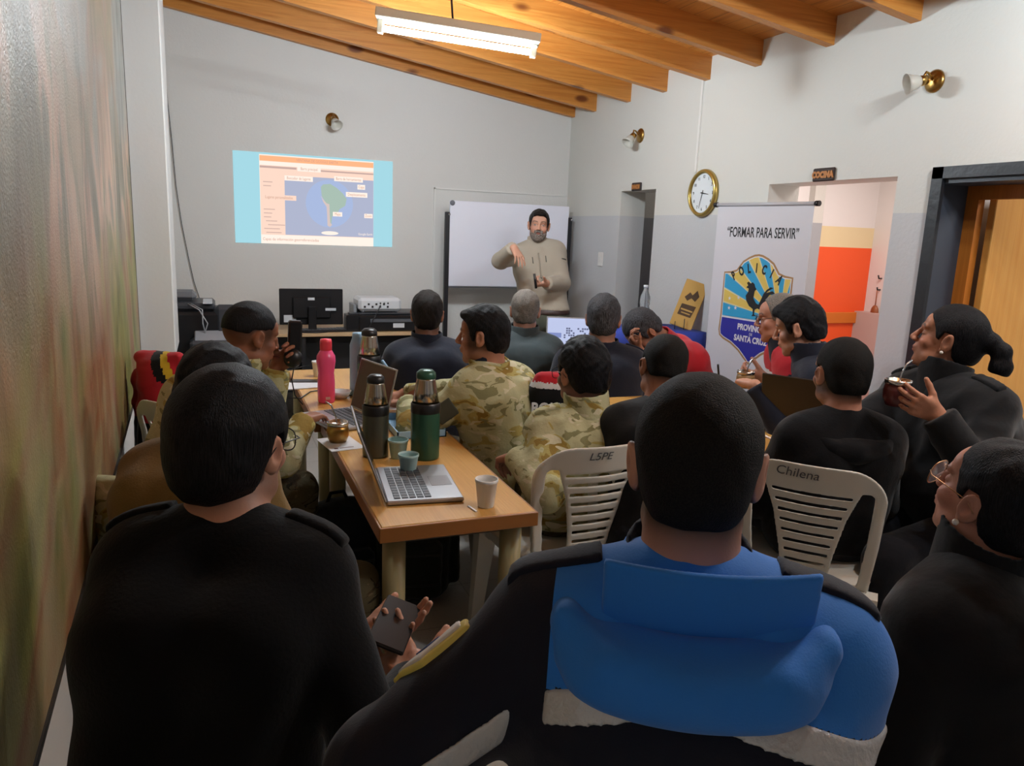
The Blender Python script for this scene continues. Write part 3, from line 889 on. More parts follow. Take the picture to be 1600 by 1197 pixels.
# shield outline in banner coordinates (right part is hidden behind the seated men: mirrored)
a0 = px_ban(1132, 425); a1 = px_ban(1240, 433); at_ = px_ban(1184, 397); am = px_ban(1129, 492); abm = px_ban(1169, 570)
cx = (a0[0]+a1[0])/2; hw_ = (a1[0]-a0[0])/2; zs, zt2, zm, zbm = (a0[1]+a1[1])/2, at_[1], am[1], abm[1]
half = [(0, zt2), (.12, zt2-.004), (.28, zt2-.02), (.45, zt2-.045), (.62, zs+.018), (.78, zs+.006), (1, zs), (1.0, zm), (1.02, zm-.09), (.98, zm-.125), (.85, zm-.145), (.6, zm-.165), (.35, zm-.20), (.16, zbm+.03), (0, zbm)]
sh = [(cx+hw_*u, v) for u, v in half] + [(cx-hw_*u, v) for u, v in reversed(half[1:-1])]
cen = (cx, (zt2+zbm)/2)


def inset(P, k):
    out = []
    n = len(P)
    for i in range(n):
        a, b_, c_ = Vector(P[i-1]), Vector(P[i]), Vector(P[(i+1) % n])
        e1 = (b_-a).normalized(); e2 = (c_-b_).normalized(); nn = Vector((e1.y+e2.y, -(e1.x+e2.x)))
        nn.normalize(); out.append(tuple(b_+nn*k))
    return out


def clipz(P, z, above):
    out = []
    n = len(P)
    for i in range(n):
        a, b_ = P[i], P[(i+1) % n]
        ia, ib = (a[1] >= z) == above, (b_[1] >= z) == above
        if ia: out.append(a)
        if ia != ib:
            t_ = (z-a[1])/(b_[1]-a[1]); out.append((a[0]+t_*(b_[0]-a[0]), z))
    return out


m_sbr = mat('shield_brown', '#a57e52', .5); m_scr = mat('shield_white', '#dcdbe0', .5); m_snv = mat('shield_navy', '#2a2a96', .5)
bpoly(sh, m_sbr, .001, 'shield_border', False)
i1 = inset(sh, .012); i2 = inset(sh, .018)
bpoly(i1, m_scr, .002, 'shield_inner_border', False)
zsp = zm-.0
bpoly(clipz(i2, zsp-.012, False), m_snv, .003, 'shield_lower_field', False)
# rays: radial stripes
m_ray, nt, b, tc = nodes_mat('shield_rays', .5)
rc = Mb @ Vector((a1[0]-.0-hw_*.25, zsp+.02, 0))
sp = nt.nodes.new('ShaderNodeSeparateXYZ')
nt.links.new(mapping(nt, tc.outputs['Object'], loc=(-rc.x, -rc.y, -rc.z)), sp.inputs[0])
dt = nt.nodes.new('ShaderNodeVectorMath'); dt.operation = 'DOT_PRODUCT'; dt.inputs[1].default_value = tuple(bx)
nt.links.new(mapping(nt, tc.outputs['Object'], loc=(-rc.x, -rc.y, -rc.z)), dt.inputs[0])
an_ = mathn(nt, 'ARCTAN2', sp.outputs[2], dt.outputs['Value'])
fr_ = mathn(nt, 'FRACT', mathn(nt, 'MULTIPLY', mathn(nt, 'ADD', an_, 3.45), 17/(2*math.pi)))
c = ramp(nt, fr_, [(0, '#d9bc5c'), (.40, '#d9bc5c'), (.46, '#d8d2a8'), (.5, '#2f9ccb'), (.93, '#2f9ccb'), (.97, '#d8d2a8')])
xm = nt.nodes.new('ShaderNodeMapRange'); xm.inputs['From Min'].default_value = -.3; xm.inputs['From Max'].default_value = .05
nt.links.new(dt.outputs['Value'], xm.inputs['Value'])
nt.links.new(c, b.inputs['Base Color'])
bpoly(clipz(i2, zsp, True), m_ray, .003, 'shield_ray_field', False)
bpoly([(p_[0], p_[1]) for p_ in [(cx-hw_+.02, zsp), (cx+hw_-.02, zsp), (cx+hw_-.02, zsp+.014), (cx-hw_+.02, zsp+.014)]], mat('shield_cyan', '#2f9ccb', .5), .0042, 'shield_band', False)
# rooster
rp = [(1167, 442), (1170, 440), (1173, 443), (1176, 441), (1179, 444), (1180, 449), (1182, 452), (1179, 455), (1178, 460), (1177, 466), (1181, 474), (1185, 476), (1189, 468), (1193, 459), (1198, 453), (1204, 449), (1209, 450), (1200, 455),
      (1197, 458), (1207, 455), (1211, 459), (1202, 461), (1199, 465), (1209, 463), (1210, 468), (1200, 470), (1207, 472), (1206, 477), (1198, 476), (1202, 481), (1198, 486), (1192, 484), (1187, 484), (1183, 482), (1179, 484), (1178, 491), (1181, 494), (1174, 494), (1176, 491), (1176, 483), (1170, 478), (1166, 470), (1165, 462), (1169, 456), (1170, 451), (1166, 449), (1169, 446)]
rs = [(1110+(x_-1110)*1.0, y_) for x_, y_ in rp]
bpoly([(x_+1, y_) for x_, y_ in rs], m_black, .0045, 'rooster')
for i_, ch in enumerate('POLICIA'):
    u = (i_-3)/3; z_ = zt2-.083-.055*u*u; x_ = cx-.005+u*hw_*.66
    text('lettering', ch, .074, m_black, bn, Mb @ Matrix.Translation((x_, z_, .0048)) @ Matrix.Rotation(-.62*u, 4, 'Z'), .62, .0003, bold=.003)
text('lettering', 'PROVINCIA', .05, m_scr, bn, Mb @ Matrix.Translation((cx, zm-.055, .0045)), .84, .0003, bold=.0018)
text('lettering', 'DE', .022, m_scr, bn, Mb @ Matrix.Translation((cx, zm-.09, .0045)), .9, .0003)
text('lettering', 'SANTA CRUZ', .05, m_scr, bn, Mb @ Matrix.Translation((cx, zm-.123, .0045)), .84, .0003, bold=.0018)
l0, l1 = px_ban(1129, 363), px_ban(1258, 366)
text('lettering', '\u201cFORMAR PARA SERVIR\u201d', .082, m_black, bn, Mb @ Matrix.Translation(((l0[0]+l1[0])/2, (l0[1]+l1[1])/2, .0015)), (l1[0]-l0[0])/1.02, .0003, bold=.0012)


def star(c_, r, m, z):
    P = [(c_[0]+r*(1 if i % 2 == 0 else .42)*math.sin(i*math.pi/5), c_[1]+r*(1 if i % 2 == 0 else .42)*math.cos(i*math.pi/5)) for i in range(10)]
    bpoly(P[::-1], m, z, 'star', False)


for x_, y_ in ((1141, 466), (1155, 465), (1140, 481), (1150, 481)): star(px_ban(x_, y_), .013, m_scr, .0046)

# ================================================================== smooth solids (distance fields -> one continuous mesh)
def A3(v): return np.array([float(c) for c in v])


def nrm(v): v = A3(v); return v/max(np.linalg.norm(v), 1e-9)


def cone(a, b, ra, rb=None, k=.02, sq=None, inf=0.):
    """capsule a-b with radii ra, rb"""
    return dict(t='cone', a=A3(a), b=A3(b), ra=ra, rb=ra if rb is None else rb, k=k, op='u')


def ell(c, r, R=None, k=.01, op='u'):
    return dict(t='ell', c=A3(c), r=A3(r), R=np.eye(3) if R is None else R, k=k, op=op)


def rbox(c, h, rad, R=None, k=.005, op='u'):
    return dict(t='box', c=A3(c), h=A3(h), rad=rad, R=np.eye(3) if R is None else R, k=k, op=op)


def bounds(p, inf=0.):
    if p['t'] == 'cone':
        r = max(p['ra'], p['rb'])+inf; return np.minimum(p['a'], p['b'])-r, np.maximum(p['a'], p['b'])+r
    if p['t'] == 'ell': e = np.sqrt((p['R']**2) @ ((p['r']+inf)**2)); return p['c']-e, p['c']+e
    e = np.abs(p['R']) @ (p['h']+p['rad']+inf); return p['c']-e, p['c']+e


def dist(p, X, Y, Z, inf=0.):
    if p['t'] == 'cone':
        a, b = p['a'], p['b']; ba = b-a; L = float(ba @ ba)+1e-12
        t = ((X-a[0])*ba[0]+(Y-a[1])*ba[1]+(Z-a[2])*ba[2])/L
        t = np.clip(t, 0, 1)
        return np.sqrt((X-a[0]-t*ba[0])**2+(Y-a[1]-t*ba[1])**2+(Z-a[2]-t*ba[2])**2)-(p['ra']+inf+t*(p['rb']-p['ra']))
    R, c = p['R'], p['c']
    x, y, z = X-c[0], Y-c[1], Z-c[2]
    u = x*R[0, 0]+y*R[1, 0]+z*R[2, 0]; v = x*R[0, 1]+y*R[1, 1]+z*R[2, 1]; w = x*R[0, 2]+y*R[1, 2]+z*R[2, 2]
    if p['t'] == 'ell':
        r = p['r']+inf
        k0 = np.sqrt((u/r[0])**2+(v/r[1])**2+(w/r[2])**2); k1 = np.sqrt((u/r[0]**2)**2+(v/r[1]**2)**2+(w/r[2]**2)**2)
        return k0*(k0-1)/np.maximum(k1, 1e-6)
    h = p['h']
    qx, qy, qz = np.abs(u)-h[0], np.abs(v)-h[1], np.abs(w)-h[2]
    return np.sqrt(np.maximum(qx, 0)**2+np.maximum(qy, 0)**2+np.maximum(qz, 0)**2)+np.minimum(np.maximum(qx, np.maximum(qy, qz)), 0)-p['rad']-inf


def smin(a, b, k):
    h = np.clip(.5+.5*(b-a)/k, 0, 1)
    return b+(a-b)*h-k*h*(1-h)


def smax(a, b, k): return -smin(-a, -b, k)


def axis(lo, hi, h, fine):
    """grid lines, spacing h with finer intervals (lo, hi, step)"""
    pts = [lo]; x = lo
    while x < hi:
        st = h
        for f0, f1, s in fine:
            if f0 <= x < f1: st = min(st, s)
            elif x < f0 < x+st: st = min(st, max(f0-x, s))
        x += st; pts.append(x)
    return np.array(pts, dtype=np.float32)


class Field:
    def __init__(s, prims, h, fine=(), inf=0., pad=.03, lo=None, hi=None):
        B = [bounds(p, inf) for p in prims if p['op'] == 'u']
        l = np.min([b[0] for b in B], 0)-pad; u = np.max([b[1] for b in B], 0)+pad
        if lo is not None: l = np.maximum(l, lo)
        if hi is not None: u = np.minimum(u, hi)
        s.ax = [axis(l[i], u[i], h, [(f[0][i], f[1][i], f[2]) for f in fine]) for i in range(3)]
        s.d = np.full([len(a) for a in s.ax], .2, dtype=np.float32)
        for p in prims: s.add(p, inf)

    def sl(s, lo, hi):
        return tuple(slice(max(0, int(np.searchsorted(s.ax[i], lo[i]))-1), int(np.searchsorted(s.ax[i], hi[i]))+1) for i in range(3))

    def grid(s, sl=(slice(None),)*3):
        return s.ax[0][sl[0]][:, None, None], s.ax[1][sl[1]][None, :, None], s.ax[2][sl[2]][None, None, :]

    def add(s, p, inf=0.):
        lo, hi = bounds(p, inf); m = .045+p['k'] if p['op'] == 'u' else .01
        sl = s.sl(lo-m, hi+m)
        if min(q.stop-q.start for q in sl) <= 1: return s
        if p['op'] != 'u': inf = 0.
        di = dist(p, *s.grid(sl), inf).astype(np.float32); cur = s.d[sl]
        s.d[sl] = smin(cur, di, p['k']) if p['op'] == 'u' else smax(cur, -di, p['k'])
        return s

    def cut(s, p0, n, k=.004):
        """keeps the side n points to"""
        X, Y, Z = s.grid(); p0 = A3(p0); n = nrm(n)
        s.d = smax(s.d, -((X-p0[0])*n[0]+(Y-p0[1])*n[1]+(Z-p0[2])*n[2]), k).astype(np.float32); return s

    def maxf(s, f, k=.003): s.d = smax(s.d, f, k).astype(np.float32); return s

    def disp(s, f): s.d = (s.d+f).astype(np.float32); return s

    def mesh(s, smooth=1):
        d = s.d; ax = s.ax
        d[0] = d[-1] = .1; d[:, 0] = d[:, -1] = .1; d[:, :, 0] = d[:, :, -1] = .1
        nx, ny, nz = d.shape; cn = (nx-1, ny-1, nz-1)
        neg = d < 0
        ids, pos, quads = [], [], []
        for a in range(3):
            s0 = [slice(None)]*3; s1 = [slice(None)]*3; s0[a] = slice(0, -1); s1[a] = slice(1, None)
            n0, n1 = neg[tuple(s0)], neg[tuple(s1)]
            I = np.array(np.nonzero(n0 != n1))
            if I.shape[1] == 0: continue
            J = I.copy(); J[a] += 1
            va, vb = d[tuple(I)], d[tuple(J)]; t = va/(va-vb)
            P = np.stack([ax[i][I[i]] for i in range(3)], 1).astype(np.float64)
            P[:, a] = ax[a][I[a]]+t*(ax[a][J[a]]-ax[a][I[a]])
            o1, o2 = (a+1) % 3, (a+2) % 3
            q = []
            for e1, e2 in ((-1, -1), (0, -1), (0, 0), (-1, 0)):
                K = I.copy(); K[o1] += e1; K[o2] += e2
                cid = (K[0]*cn[1]+K[1])*cn[2]+K[2]
                q.append(cid); ids.append(cid); pos.append(P)
            Q = np.stack(q, 1); fl = ~n0[tuple(I)]
            Q[fl] = Q[fl][:, ::-1]
            quads.append(Q)
        if not quads: return np.zeros((0, 3)), np.zeros((0, 4), int)
        ids = np.concatenate(ids); pos = np.concatenate(pos); Q = np.concatenate(quads)
        u, inv = np.unique(ids, return_inverse=True)
        cnt = np.bincount(inv); V = np.stack([np.bincount(inv, pos[:, i])/cnt for i in range(3)], 1)
        Q = np.searchsorted(u, Q)
        for _ in range(smooth):
            E = np.concatenate([Q[:, [0, 1]], Q[:, [1, 2]], Q[:, [2, 3]], Q[:, [3, 0]]])
            S = np.zeros_like(V); c = np.bincount(E[:, 0], minlength=len(V))+np.bincount(E[:, 1], minlength=len(V))
            for i in range(3): S[:, i] = np.bincount(E[:, 0], V[E[:, 1], i], len(V))+np.bincount(E[:, 1], V[E[:, 0], i], len(V))
            V = V*.5+.5*S/c[:, None]
        return V, Q


def folds(X, Y, Z, amp, f=9., seed=0):
    """cloth creases"""
    r = np.random.RandomState(seed)
    out = 0
    for i in range(3):
        a = r.normal(size=3); a /= np.linalg.norm(a); b = r.normal(size=3); b /= np.linalg.norm(b)
        ff = f*(1+.8*i); ph = r.uniform(0, 6, 2)
        w = (a[0]*X+a[1]*Y+a[2]*Z)*ff*2+ph[0]+1.8*np.sin((b[0]*X+b[1]*Y+b[2]*Z)*ff*1.3+ph[1])
        out = out+(np.abs(np.sin(w))**.7-.6)*amp/(1+.7*i)
    return out

# ================================================================== people
def cloth(name, col, bump=(55, .08), rough=.85, spec=.2, sheen=.15):
    return mat(name, col, rough, spec=spec, bump=bump, sheen=sheen)


def camo(name, scale=1., dark=False):
    m, nt, b, tc = nodes_mat(name, .85, .2)
    v = tc.outputs['Object']
    n1 = noise(nt, mapping(nt, v, (1, 1, 1.7)), 6.5*scale, 2, .5, .9)
    n2 = noise(nt, mapping(nt, v, (1.2, 1, 2.2), (0, .5, .3), (4, 2, 9)), 9*scale, 2, .5, 1.2)
    n3 = noise(nt, mapping(nt, v, (1, 1, 2.6), (.4, .2, 0), (9, 5, 1)), 15*scale, 1, .5, .6)
    pal = ['#b3b08a', '#a89a5c', '#8d7437', '#c6c0a2', '#83805a'] if not dark else ['#57503a', '#4a3c28', '#3b3122', '#6a5f49', '#2f2a1f']
    c = ramp(nt, n1, [(0, pal[0]), (.56, pal[1]), (.61, pal[2])], 'CONSTANT')
    c = mixc(nt, ramp(nt, n2, [(0, (0, 0, 0)), (.60, (1, 1, 1))], 'CONSTANT'), c, pal[4])
    c = mixc(nt, ramp(nt, n3, [(0, (0, 0, 0)), (.64, (1, 1, 1))], 'CONSTANT'), c, pal[3])
    nt.links.new(c, b.inputs['Base Color'])
    bumpn(nt, b, noise(nt, v, 22, 4, .6), .5)
    return m


m_camo = camo('arid_camouflage_fabric'); m_camod = camo('dark_camouflage_fabric', 1.3, True)
m_skin = mat('skin', '#b98468', .5, spec=.35, attr='Col', bump=(180, .06))
m_hairc = {}


def hairmat(name, c1, c2=None, rough=.55, strand=(420, 420, 34), amt=.8):
    m, nt, b, tc = nodes_mat(name, rough, .16)
    v = tc.outputs['Object']
    n = noise(nt, mapping(nt, v, strand), 1, 3, .6)
    c = mixc(nt, ramp(nt, n, [(.4, (0, 0, 0)), (.62, (1, 1, 1))]), c1, c2 or c1)
    nt.links.new(c, b.inputs['Base Color'])
    bumpn(nt, b, n, amt, .004)
    return m


h_black = hairmat('black_hair', '#08080a', '#1b1b1f', .52)
h_buzz = hairmat('cropped_black_hair', '#0d0c0c', '#1c1916', .7, (420, 420, 420), .7)
h_dbrown = hairmat('dark_brown_hair', '#120f0e', '#231c19', .45)
h_grey = hairmat('greying_hair', '#2b2a2a', '#6f6d6b', .5)
h_silver = hairmat('short_grey_hair', '#5c554f', '#8a837b', .6, (300, 300, 300), .5)
h_salt = hairmat('salt_and_pepper_hair', '#1d1d1f', '#55555a', .5)
h_beard = hairmat('grey_brown_beard', '#5a4a40', '#98908a', .7, (200, 200, 90), .7)

SK = {'a': lin('#b5806a'), 'b': lin('#a9745a'), 'c': lin('#96634a'), 'd': lin('#c08e76')}


def rotf(h, p=0., r=0.):
    """columns: right, forward, up. h heading in deg (0 = +Y, positive = towards -X), p = looking down, r = tilt to the right"""
    h, p, r = math.radians(h), math.radians(p), math.radians(r)
    f = np.array([-math.sin(h)*math.cos(p), math.cos(h)*math.cos(p), -math.sin(p)])
    r0 = np.array([math.cos(h), math.sin(h), 0.]); u0 = np.cross(r0, f)
    rr = math.cos(r)*r0-math.sin(r)*u0; uu = math.sin(r)*r0+math.cos(r)*u0
    return np.stack([rr, f, uu], 1)


def head_prims(c, R, s=1., female=False, bald=False, nosek=1.):
    L = lambda x, y, z: c+s*(R @ np.array([x, y, z]))
    E = lambda x, y, z, a, b, d, k=.012, op='u', RR=None: ell(L(x, y, z), (a*s, b*s, d*s), R if RR is None else R @ RR, k*s, op)
    w = .97 if female else 1.
    P = [E(0, -.014, .03, .0755*w, .094, .086, .01),
         E(0, .022, -.035, .060*w, .066, .078, .02),
         E(0, .044, -.075, .040*w, .040, .036, .02),
         cone(L(0, .074, -.098), L(0, .062, -.094), .0145*s, .017*s, .018*s),
         E(0, .062, .045, .052, .026, .034, .02)]
    for q in (-1, 1):
        P += [E(q*.040, .058, -.022, .022, .022, .020, .016), E(q*.046, .02, -.068, .018, .034, .02, .018),
              cone(L(q*.012, .087, .026), L(q*.044, .075, .028), .0085*s, .007*s, .010*s)]
    for q in (-1, 1): P.append(E(q*.031, .093, .006, .017, .012, .0105, .007, 's'))
    for q in (-1, 1): P.append(E(q*.031, .0705, .004, .0135, .0125, .0105, .004))
    P += [cone(L(0, .088, .018), L(0, .1095, -.022), .0065*s, .0105*s*nosek, .009*s),
          E(0.010, .100, -.027, .0085, .010, .0075, .006), E(-.010, .100, -.027, .0085, .010, .0075, .006),
          E(0, .083, -.050, .024, .013, .018, .012)]
    P += [E(0, .0925, -.0515, .021, .0075, .0052, .005), E(0, .0905, -.0628, .019, .0075, .0060, .005)]
    for q in (-1, 1):
        Re = rotf(q*-26, 0, 0) @ rotf(0, 0, q*8)
        P += [E(q*.0795, -.008, -.002, .0075, .0195, .033, .005, 'u', Re), E(q*.0745, .002, -.028, .006, .009, .011, .006, 'u', Re)]
        P += [E(q*.0885, -.004, .002, .0050, .0105, .0195, .003, 's', Re)]
    return P


def head_colour(V, c, R, s, skin, hair_fade=None, lips=None, brow='#1c1614', eyes='open', stub=0.):
    q = (V-c) @ R/s
    x, y, z = q[:, 0], q[:, 1], q[:, 2]
    near = (np.abs(z) < .16) & (np.abs(x) < .11) & (np.abs(y) < .13)
    C = np.tile(np.array(skin), (len(V), 1))
    def mix(mask, col, a=1.):
        m = np.clip(mask, 0, 1)[:, None]*a*near[:, None]; C[:] = C*(1-m)+np.array(lin(col))*m
    sm = lambda v, e0, e1: np.clip((v-e0)/(e1-e0), 0, 1)
    mix(sm(.03-np.abs(np.abs(x)-.045), 0, .02)*sm(y, .03, .06)*sm(.035-np.abs(z+.028), 0, .02), '#b8655a', .22)    # cheeks
    mix(sm(.020-np.hypot(x, (z+.0515)*0+0), 0, .004)*sm(y, .07, .085)*sm(.0105-np.abs(z+.0572), 0, .003)*sm(.024-np.abs(x), 0, .006), lips or '#96504a', .75)
    mix(sm(.0010-np.abs(z+.0572), -.0012, 0)*sm(.021-np.abs(x), 0, .003)*sm(y, .075, .085), '#4a2420', .8)
    ax_ = np.abs(x)
    bz = .0275+.006*np.sin(np.clip((ax_-.012)/.036, 0, 1)*2.4)-.1*np.maximum(ax_-.040, 0)
    mix(sm(.0045-np.abs(z-bz), 0, .0022)*sm(ax_, .011, .014)*sm(.052-ax_, 0, .004)*sm(y, .05, .06), brow, .85)
    ex = ax_-.031
    if eyes == 'open':
        mix(sm(1-np.hypot(ex/.0125, (z-.005)/.0052), 0, .15)*sm(y, .07, .075), '#b3a69e', .8)
        mix(sm(.0052-np.hypot(ex, z-.005), 0, .0015)*sm(y, .07, .075), '#20140f', .95)
        mix(sm(.0013-np.abs(z-.0105+.0*ex+30*ex*ex), 0, .0012)*sm(.0145-np.abs(ex), 0, .002)*sm(y, .06, .07), '#1c1210', .8)
    else:
        mix(sm(.0016-np.abs(z+.0005-18*ex*ex), 0, .0012)*sm(.0145-np.abs(ex), 0, .002)*sm(y, .06, .07), '#1c1210', .85)
    for qq in (-1, 1): mix(sm(.010-np.hypot(np.hypot(x-qq*.0865, y+.004), (z-.001)*.6), 0, .008), '#7a4136', .5)
    mix(sm(.0045-np.hypot(np.abs(x)-.008, z+.0335), 0, .003)*sm(y, .085, .095), '#3a1d18', .6)
    if stub: mix(sm(-z, .03, .06)*sm(y, -.02, .02)*sm(.0135-0*x, 0, .01), '#2a2220', stub)
    if hair_fade:
        z0, z1, col, a = hair_fade
        keep = 1-sm(y, .045, .07)*(1-sm(z, .07, .078))
        ear = 1-sm(.034-np.hypot(y+.004, z+.002), 0, .006)*sm(ax_, .068, .074)
        mix(sm(z+.5*np.maximum(y, 0)*0+.018*np.sin(y*60)*.2, z0, z1)*keep*ear, col, a)
    return C


def finger_prims(base, d0, nrml, lens, rad, curls, s=1., k=.004):
    """chain of phalanges bending towards nrml by curls (deg)"""
    P = []; p = A3(base); d = nrm(d0); n = nrm(nrml); r = rad
    for L, cdeg in zip(lens, curls):
        a = math.radians(cdeg); d2 = nrm(d*math.cos(a)+n*math.sin(a)); n = nrm(n*math.cos(a)-d*math.sin(a)); d = d2
        q = p+d*L*s; P.append(cone(p, q, r*s, r*.88*s, k*s)); p = q; r *= .9
    return P


def hand_prims(wr, fwd, pn, side, curl=(20, 30, 20), thumb=(30, 10, 10), s=1., spread=4., curls=None):
    """wr wrist, fwd towards the knuckles, pn palm normal, side=+1 right hand"""
    fwd = nrm(fwd); pn = A3(pn); pn = nrm(pn-fwd*(pn @ fwd)); lat = np.cross(fwd, pn)*side     # towards the thumb
    P = []
    L = lambda a, b, c: A3(wr)+s*(fwd*a+lat*b+pn*c)
    ks = [(.085, .030), (.089, .010), (.085, -.011), (.077, -.031)]
    for a, b in ks: P.append(cone(L(.006, b*.55, 0), L(a, b, 0), .0155*s, .0115*s, .012*s))
    P.append(cone(L(.015, .018, .006), L(.045, .030, .008), .015*s, .013*s, .012*s))
    P.append(cone(L(.03, -.022, .006), L(.06, -.024, .006), .013*s, .012*s, .012*s))
    lens = [(.040, .025, .020), (.045, .028, .021), (.041, .026, .020), (.033, .020, .018)]
    rads = (.0095, .0098, .0092, .0083)
    for i, ((a, b), ln, r) in enumerate(zip(ks, lens, rads)):
        cu = curls[i] if curls else [c_*(1+.08*i) for c_ in curl]
        sp_ = math.radians(spread*(1.5-i)); d = fwd*math.cos(sp_)+lat*math.sin(sp_)
        P += finger_prims(L(a-.004, b, 0), d, pn, ln, r, cu, s, .0035)
    ta, tb, tc_ = [math.radians(v) for v in thumb]
    d = nrm(fwd*math.cos(.75+ta*.3)+lat*math.sin(.75+ta*.3)+pn*math.sin(tb)*.9)
    b0 = L(.022, .026, .008)
    P.append(cone(b0, b0+d*.034*s, .0145*s, .0125*s, .010*s)); b1 = b0+d*.034*s
    d2 = nrm(d+fwd*.35*math.sin(tc_+.3)+pn*math.sin(tb)*.5); b2 = b1+d2*.032*s
    P.append(cone(b1, b2, .0118*s, .0105*s, .004*s)); d3 = nrm(d2+fwd*.35*math.sin(tc_+.3)); P.append(cone(b2, b2+d3*.022*s, .0102*s, .0085*s, .004*s))
    return P


def ik(a, b, l1, l2, hint):
    a, b = A3(a), A3(b); d = b-a; L = np.linalg.norm(d)
    if L > (l1+l2)*.995: b = a+d/L*(l1+l2)*.995; d = b-a; L = np.linalg.norm(d)
    x = (l1*l1-l2*l2+L*L)/(2*L); h = math.sqrt(max(l1*l1-x*x, 0)); u = d/L
    n = A3(hint); n = nrm(n-u*(n @ u))
    return a+u*x+n*h, b


def person(label, head, hh, hp=0., hr=0., th=0., hip=None, seat=.45, s=1., bulk=1., skin='a', group=None,
           hands=(None, None), elbow=(None, None), hair=None, fade=None, top='sweater', topmat=None, legs=True, legmat=None, legdir=None,
           face=.006, res=.011, hres=None, eyes='closed', stub=0., female=False, neckoff=(0, 0, 0), slouch=.03, foldamp=.0035, inflate=.016, sleevemat=None,
           matfun=None, mats=None, lips=None, knees=None, feet=None, standing=False, collar=.0, shoulders=.150, bodyfun=None, seed=1, arm_inf=.013, hemz=None, shoe='#16161a', nosek=1., bsc=.93, snap=None):
    head = A3(head); R = rotf(hh, hp, hr); T = rotf(th); S0 = s; s = s*bsc
    r, f, up = T[:, 0], T[:, 1], np.array([0, 0, 1.])
    N = head-R[:, 2]*.132*S0-R[:, 1]*.030*S0+A3(neckoff)            # base of the neck
    N[2] -= .015*s
    H = np.array([hip[0], hip[1], (seat+.095) if not standing else seat])
    root = thing('person', label, 'person', (H[0], H[1], 0), 0, group)
    O = np.array([H[0], H[1], 0.])
    u = nrm(N-H); ff = nrm(f-u*(f @ u)); rr = np.cross(ff, u)
    Ln = np.linalg.norm(N-H)
    Wa = H+u*Ln*.36-ff*slouch; Ch = H+u*Ln*.70-ff*slouch*.8
    sh = [N-u*.070*s+q*rr*shoulders*s*bulk**.5-ff*.005 for q in (-1, 1)]
    g = s*bulk**.5
    torso = []
    for q in (-1, 1):
        pe, wa, ch = H+q*rr*.075*g, Wa+q*rr*.062*g, Ch+q*rr*.078*g
        torso += [cone(pe, wa, .112*g, .100*g, .05), cone(wa, ch, .100*g, .108*g, .05), cone(ch, N-u*.085*s+q*rr*.095*g, .106*g, .070*g, .05),
                  cone(N-u*.065*s+q*rr*.08*g, sh[(q+1)//2], .062*g, .058*g, .05), cone(N-u*.01*s, N-u*.055*s+q*rr*.10*g, .044*g, .048*g, .05)]
    if female: torso += [ell(Ch+q*rr*.075+ff*.085, (.06, .055, .06), None, .04) for q in (-1, 1)]
    if bulk > 1.2: torso.append(ell(Wa+ff*.06, (.15*g, .12*g, .14*g), T, .06))
    arms = [[], []]; hb = []; hands_p = []; wrists = []
    for i, q in enumerate((-1, 1)):
        hd = hands[i]
        if hd is None:
            hd = dict(p=H+f*.28+q*r*.10+up*(.10 if not standing else -.05), fwd=f*.8-q*r*.5-up*.3, pn=-up)
        e, w = ik(sh[i], hd['p'], .295*s, .262*s, elbow[i] if elbow[i] is not None else (-up+q*r*.7-f*.25))
        arms[i] = [cone(sh[i], e, .049*g, .041*g, .03), cone(e, w+(w-e)*-.02, .043*g, .030*s, .02)]
        wrists.append((e, w))
        hp_ = hand_prims(w, hd.get('fwd', w-e), hd['pn'], q, hd.get('curl', (20, 30, 20)), hd.get('thumb', (20, 20, 10)), s*.98, hd.get('spread', 4), hd.get('curls'))
        hands_p += hp_
        if hd.get('fine', 0):
            c_ = np.mean([p_['a'] for p_ in hp_], 0); hb.append((c_-.115, c_+.115, hd['fine']))
    lg = []; kn = []
    ft = []
    if legs:
        for i, q in enumerate((-1, 1)):
            hj = H+q*rr*.085*g
            ld = nrm((legdir if legdir is not None else f)+q*r*.12)
            if standing:
                k_ = hj+np.array([0, 0, -.44*s])+f*.03+q*r*.03; an = np.array([k_[0], k_[1], .09])-f*.03
            else:
                k_ = hj+ld*.43*s; k_[2] = seat+.07
                if knees is not None and knees[i] is not None: k_ = A3(knees[i])
                an = np.array([k_[0], k_[1], .085])+ld*.04
                if feet is not None and feet[i] is not None: an = A3(feet[i])
            lg += [cone(hj, k_, .085*g, .058*g, .04), cone(k_, an, .056*g, .038*g, .025)]
            fd = nrm(ld*np.array([1, 1, 0])); ft.append((an, fd)); kn.append(k_)
    hdp = head_prims(head, R, S0, female, nosek=nosek)
    neck = [cone(head-R[:, 2]*.05*S0-R[:, 1]*.022*S0, N-u*.0*s, .056*s*(.9 if female else 1.)*min(bulk, 1.15), .060*s*(.92 if female else 1)*min(bulk, 1.15), .03)]
    feetp = [cone(a, a+d*.10-np.array([0, 0, .045]), .035, .028, .02) for a, d in ft]
    # order: hands after, small blends stay crisp
    prims = torso+neck+hdp+arms[0]+arms[1]+lg+feetp+hands_p
    hs = .108*S0
    fine = [(head-hs*1.15, head+hs*1.15, face)]+hb
    F = Field(prims, res, fine)
    V, Q = F.mesh(1)
    C = head_colour(V, head, R, S0, SK[skin], fade, lips, eyes=eyes, stub=stub)
    new_mesh('body', V-O, Q, m_skin, root, col=C)
    # ---- upper garment
    tp = torso+arms[0]+arms[1]
    hr_ = hres or res
    G = Field(tp, hr_, [], inflate, lo=None)
    X, Y, Z = G.grid()
    G.disp(folds(X, Y, Z, foldamp, 8., seed))
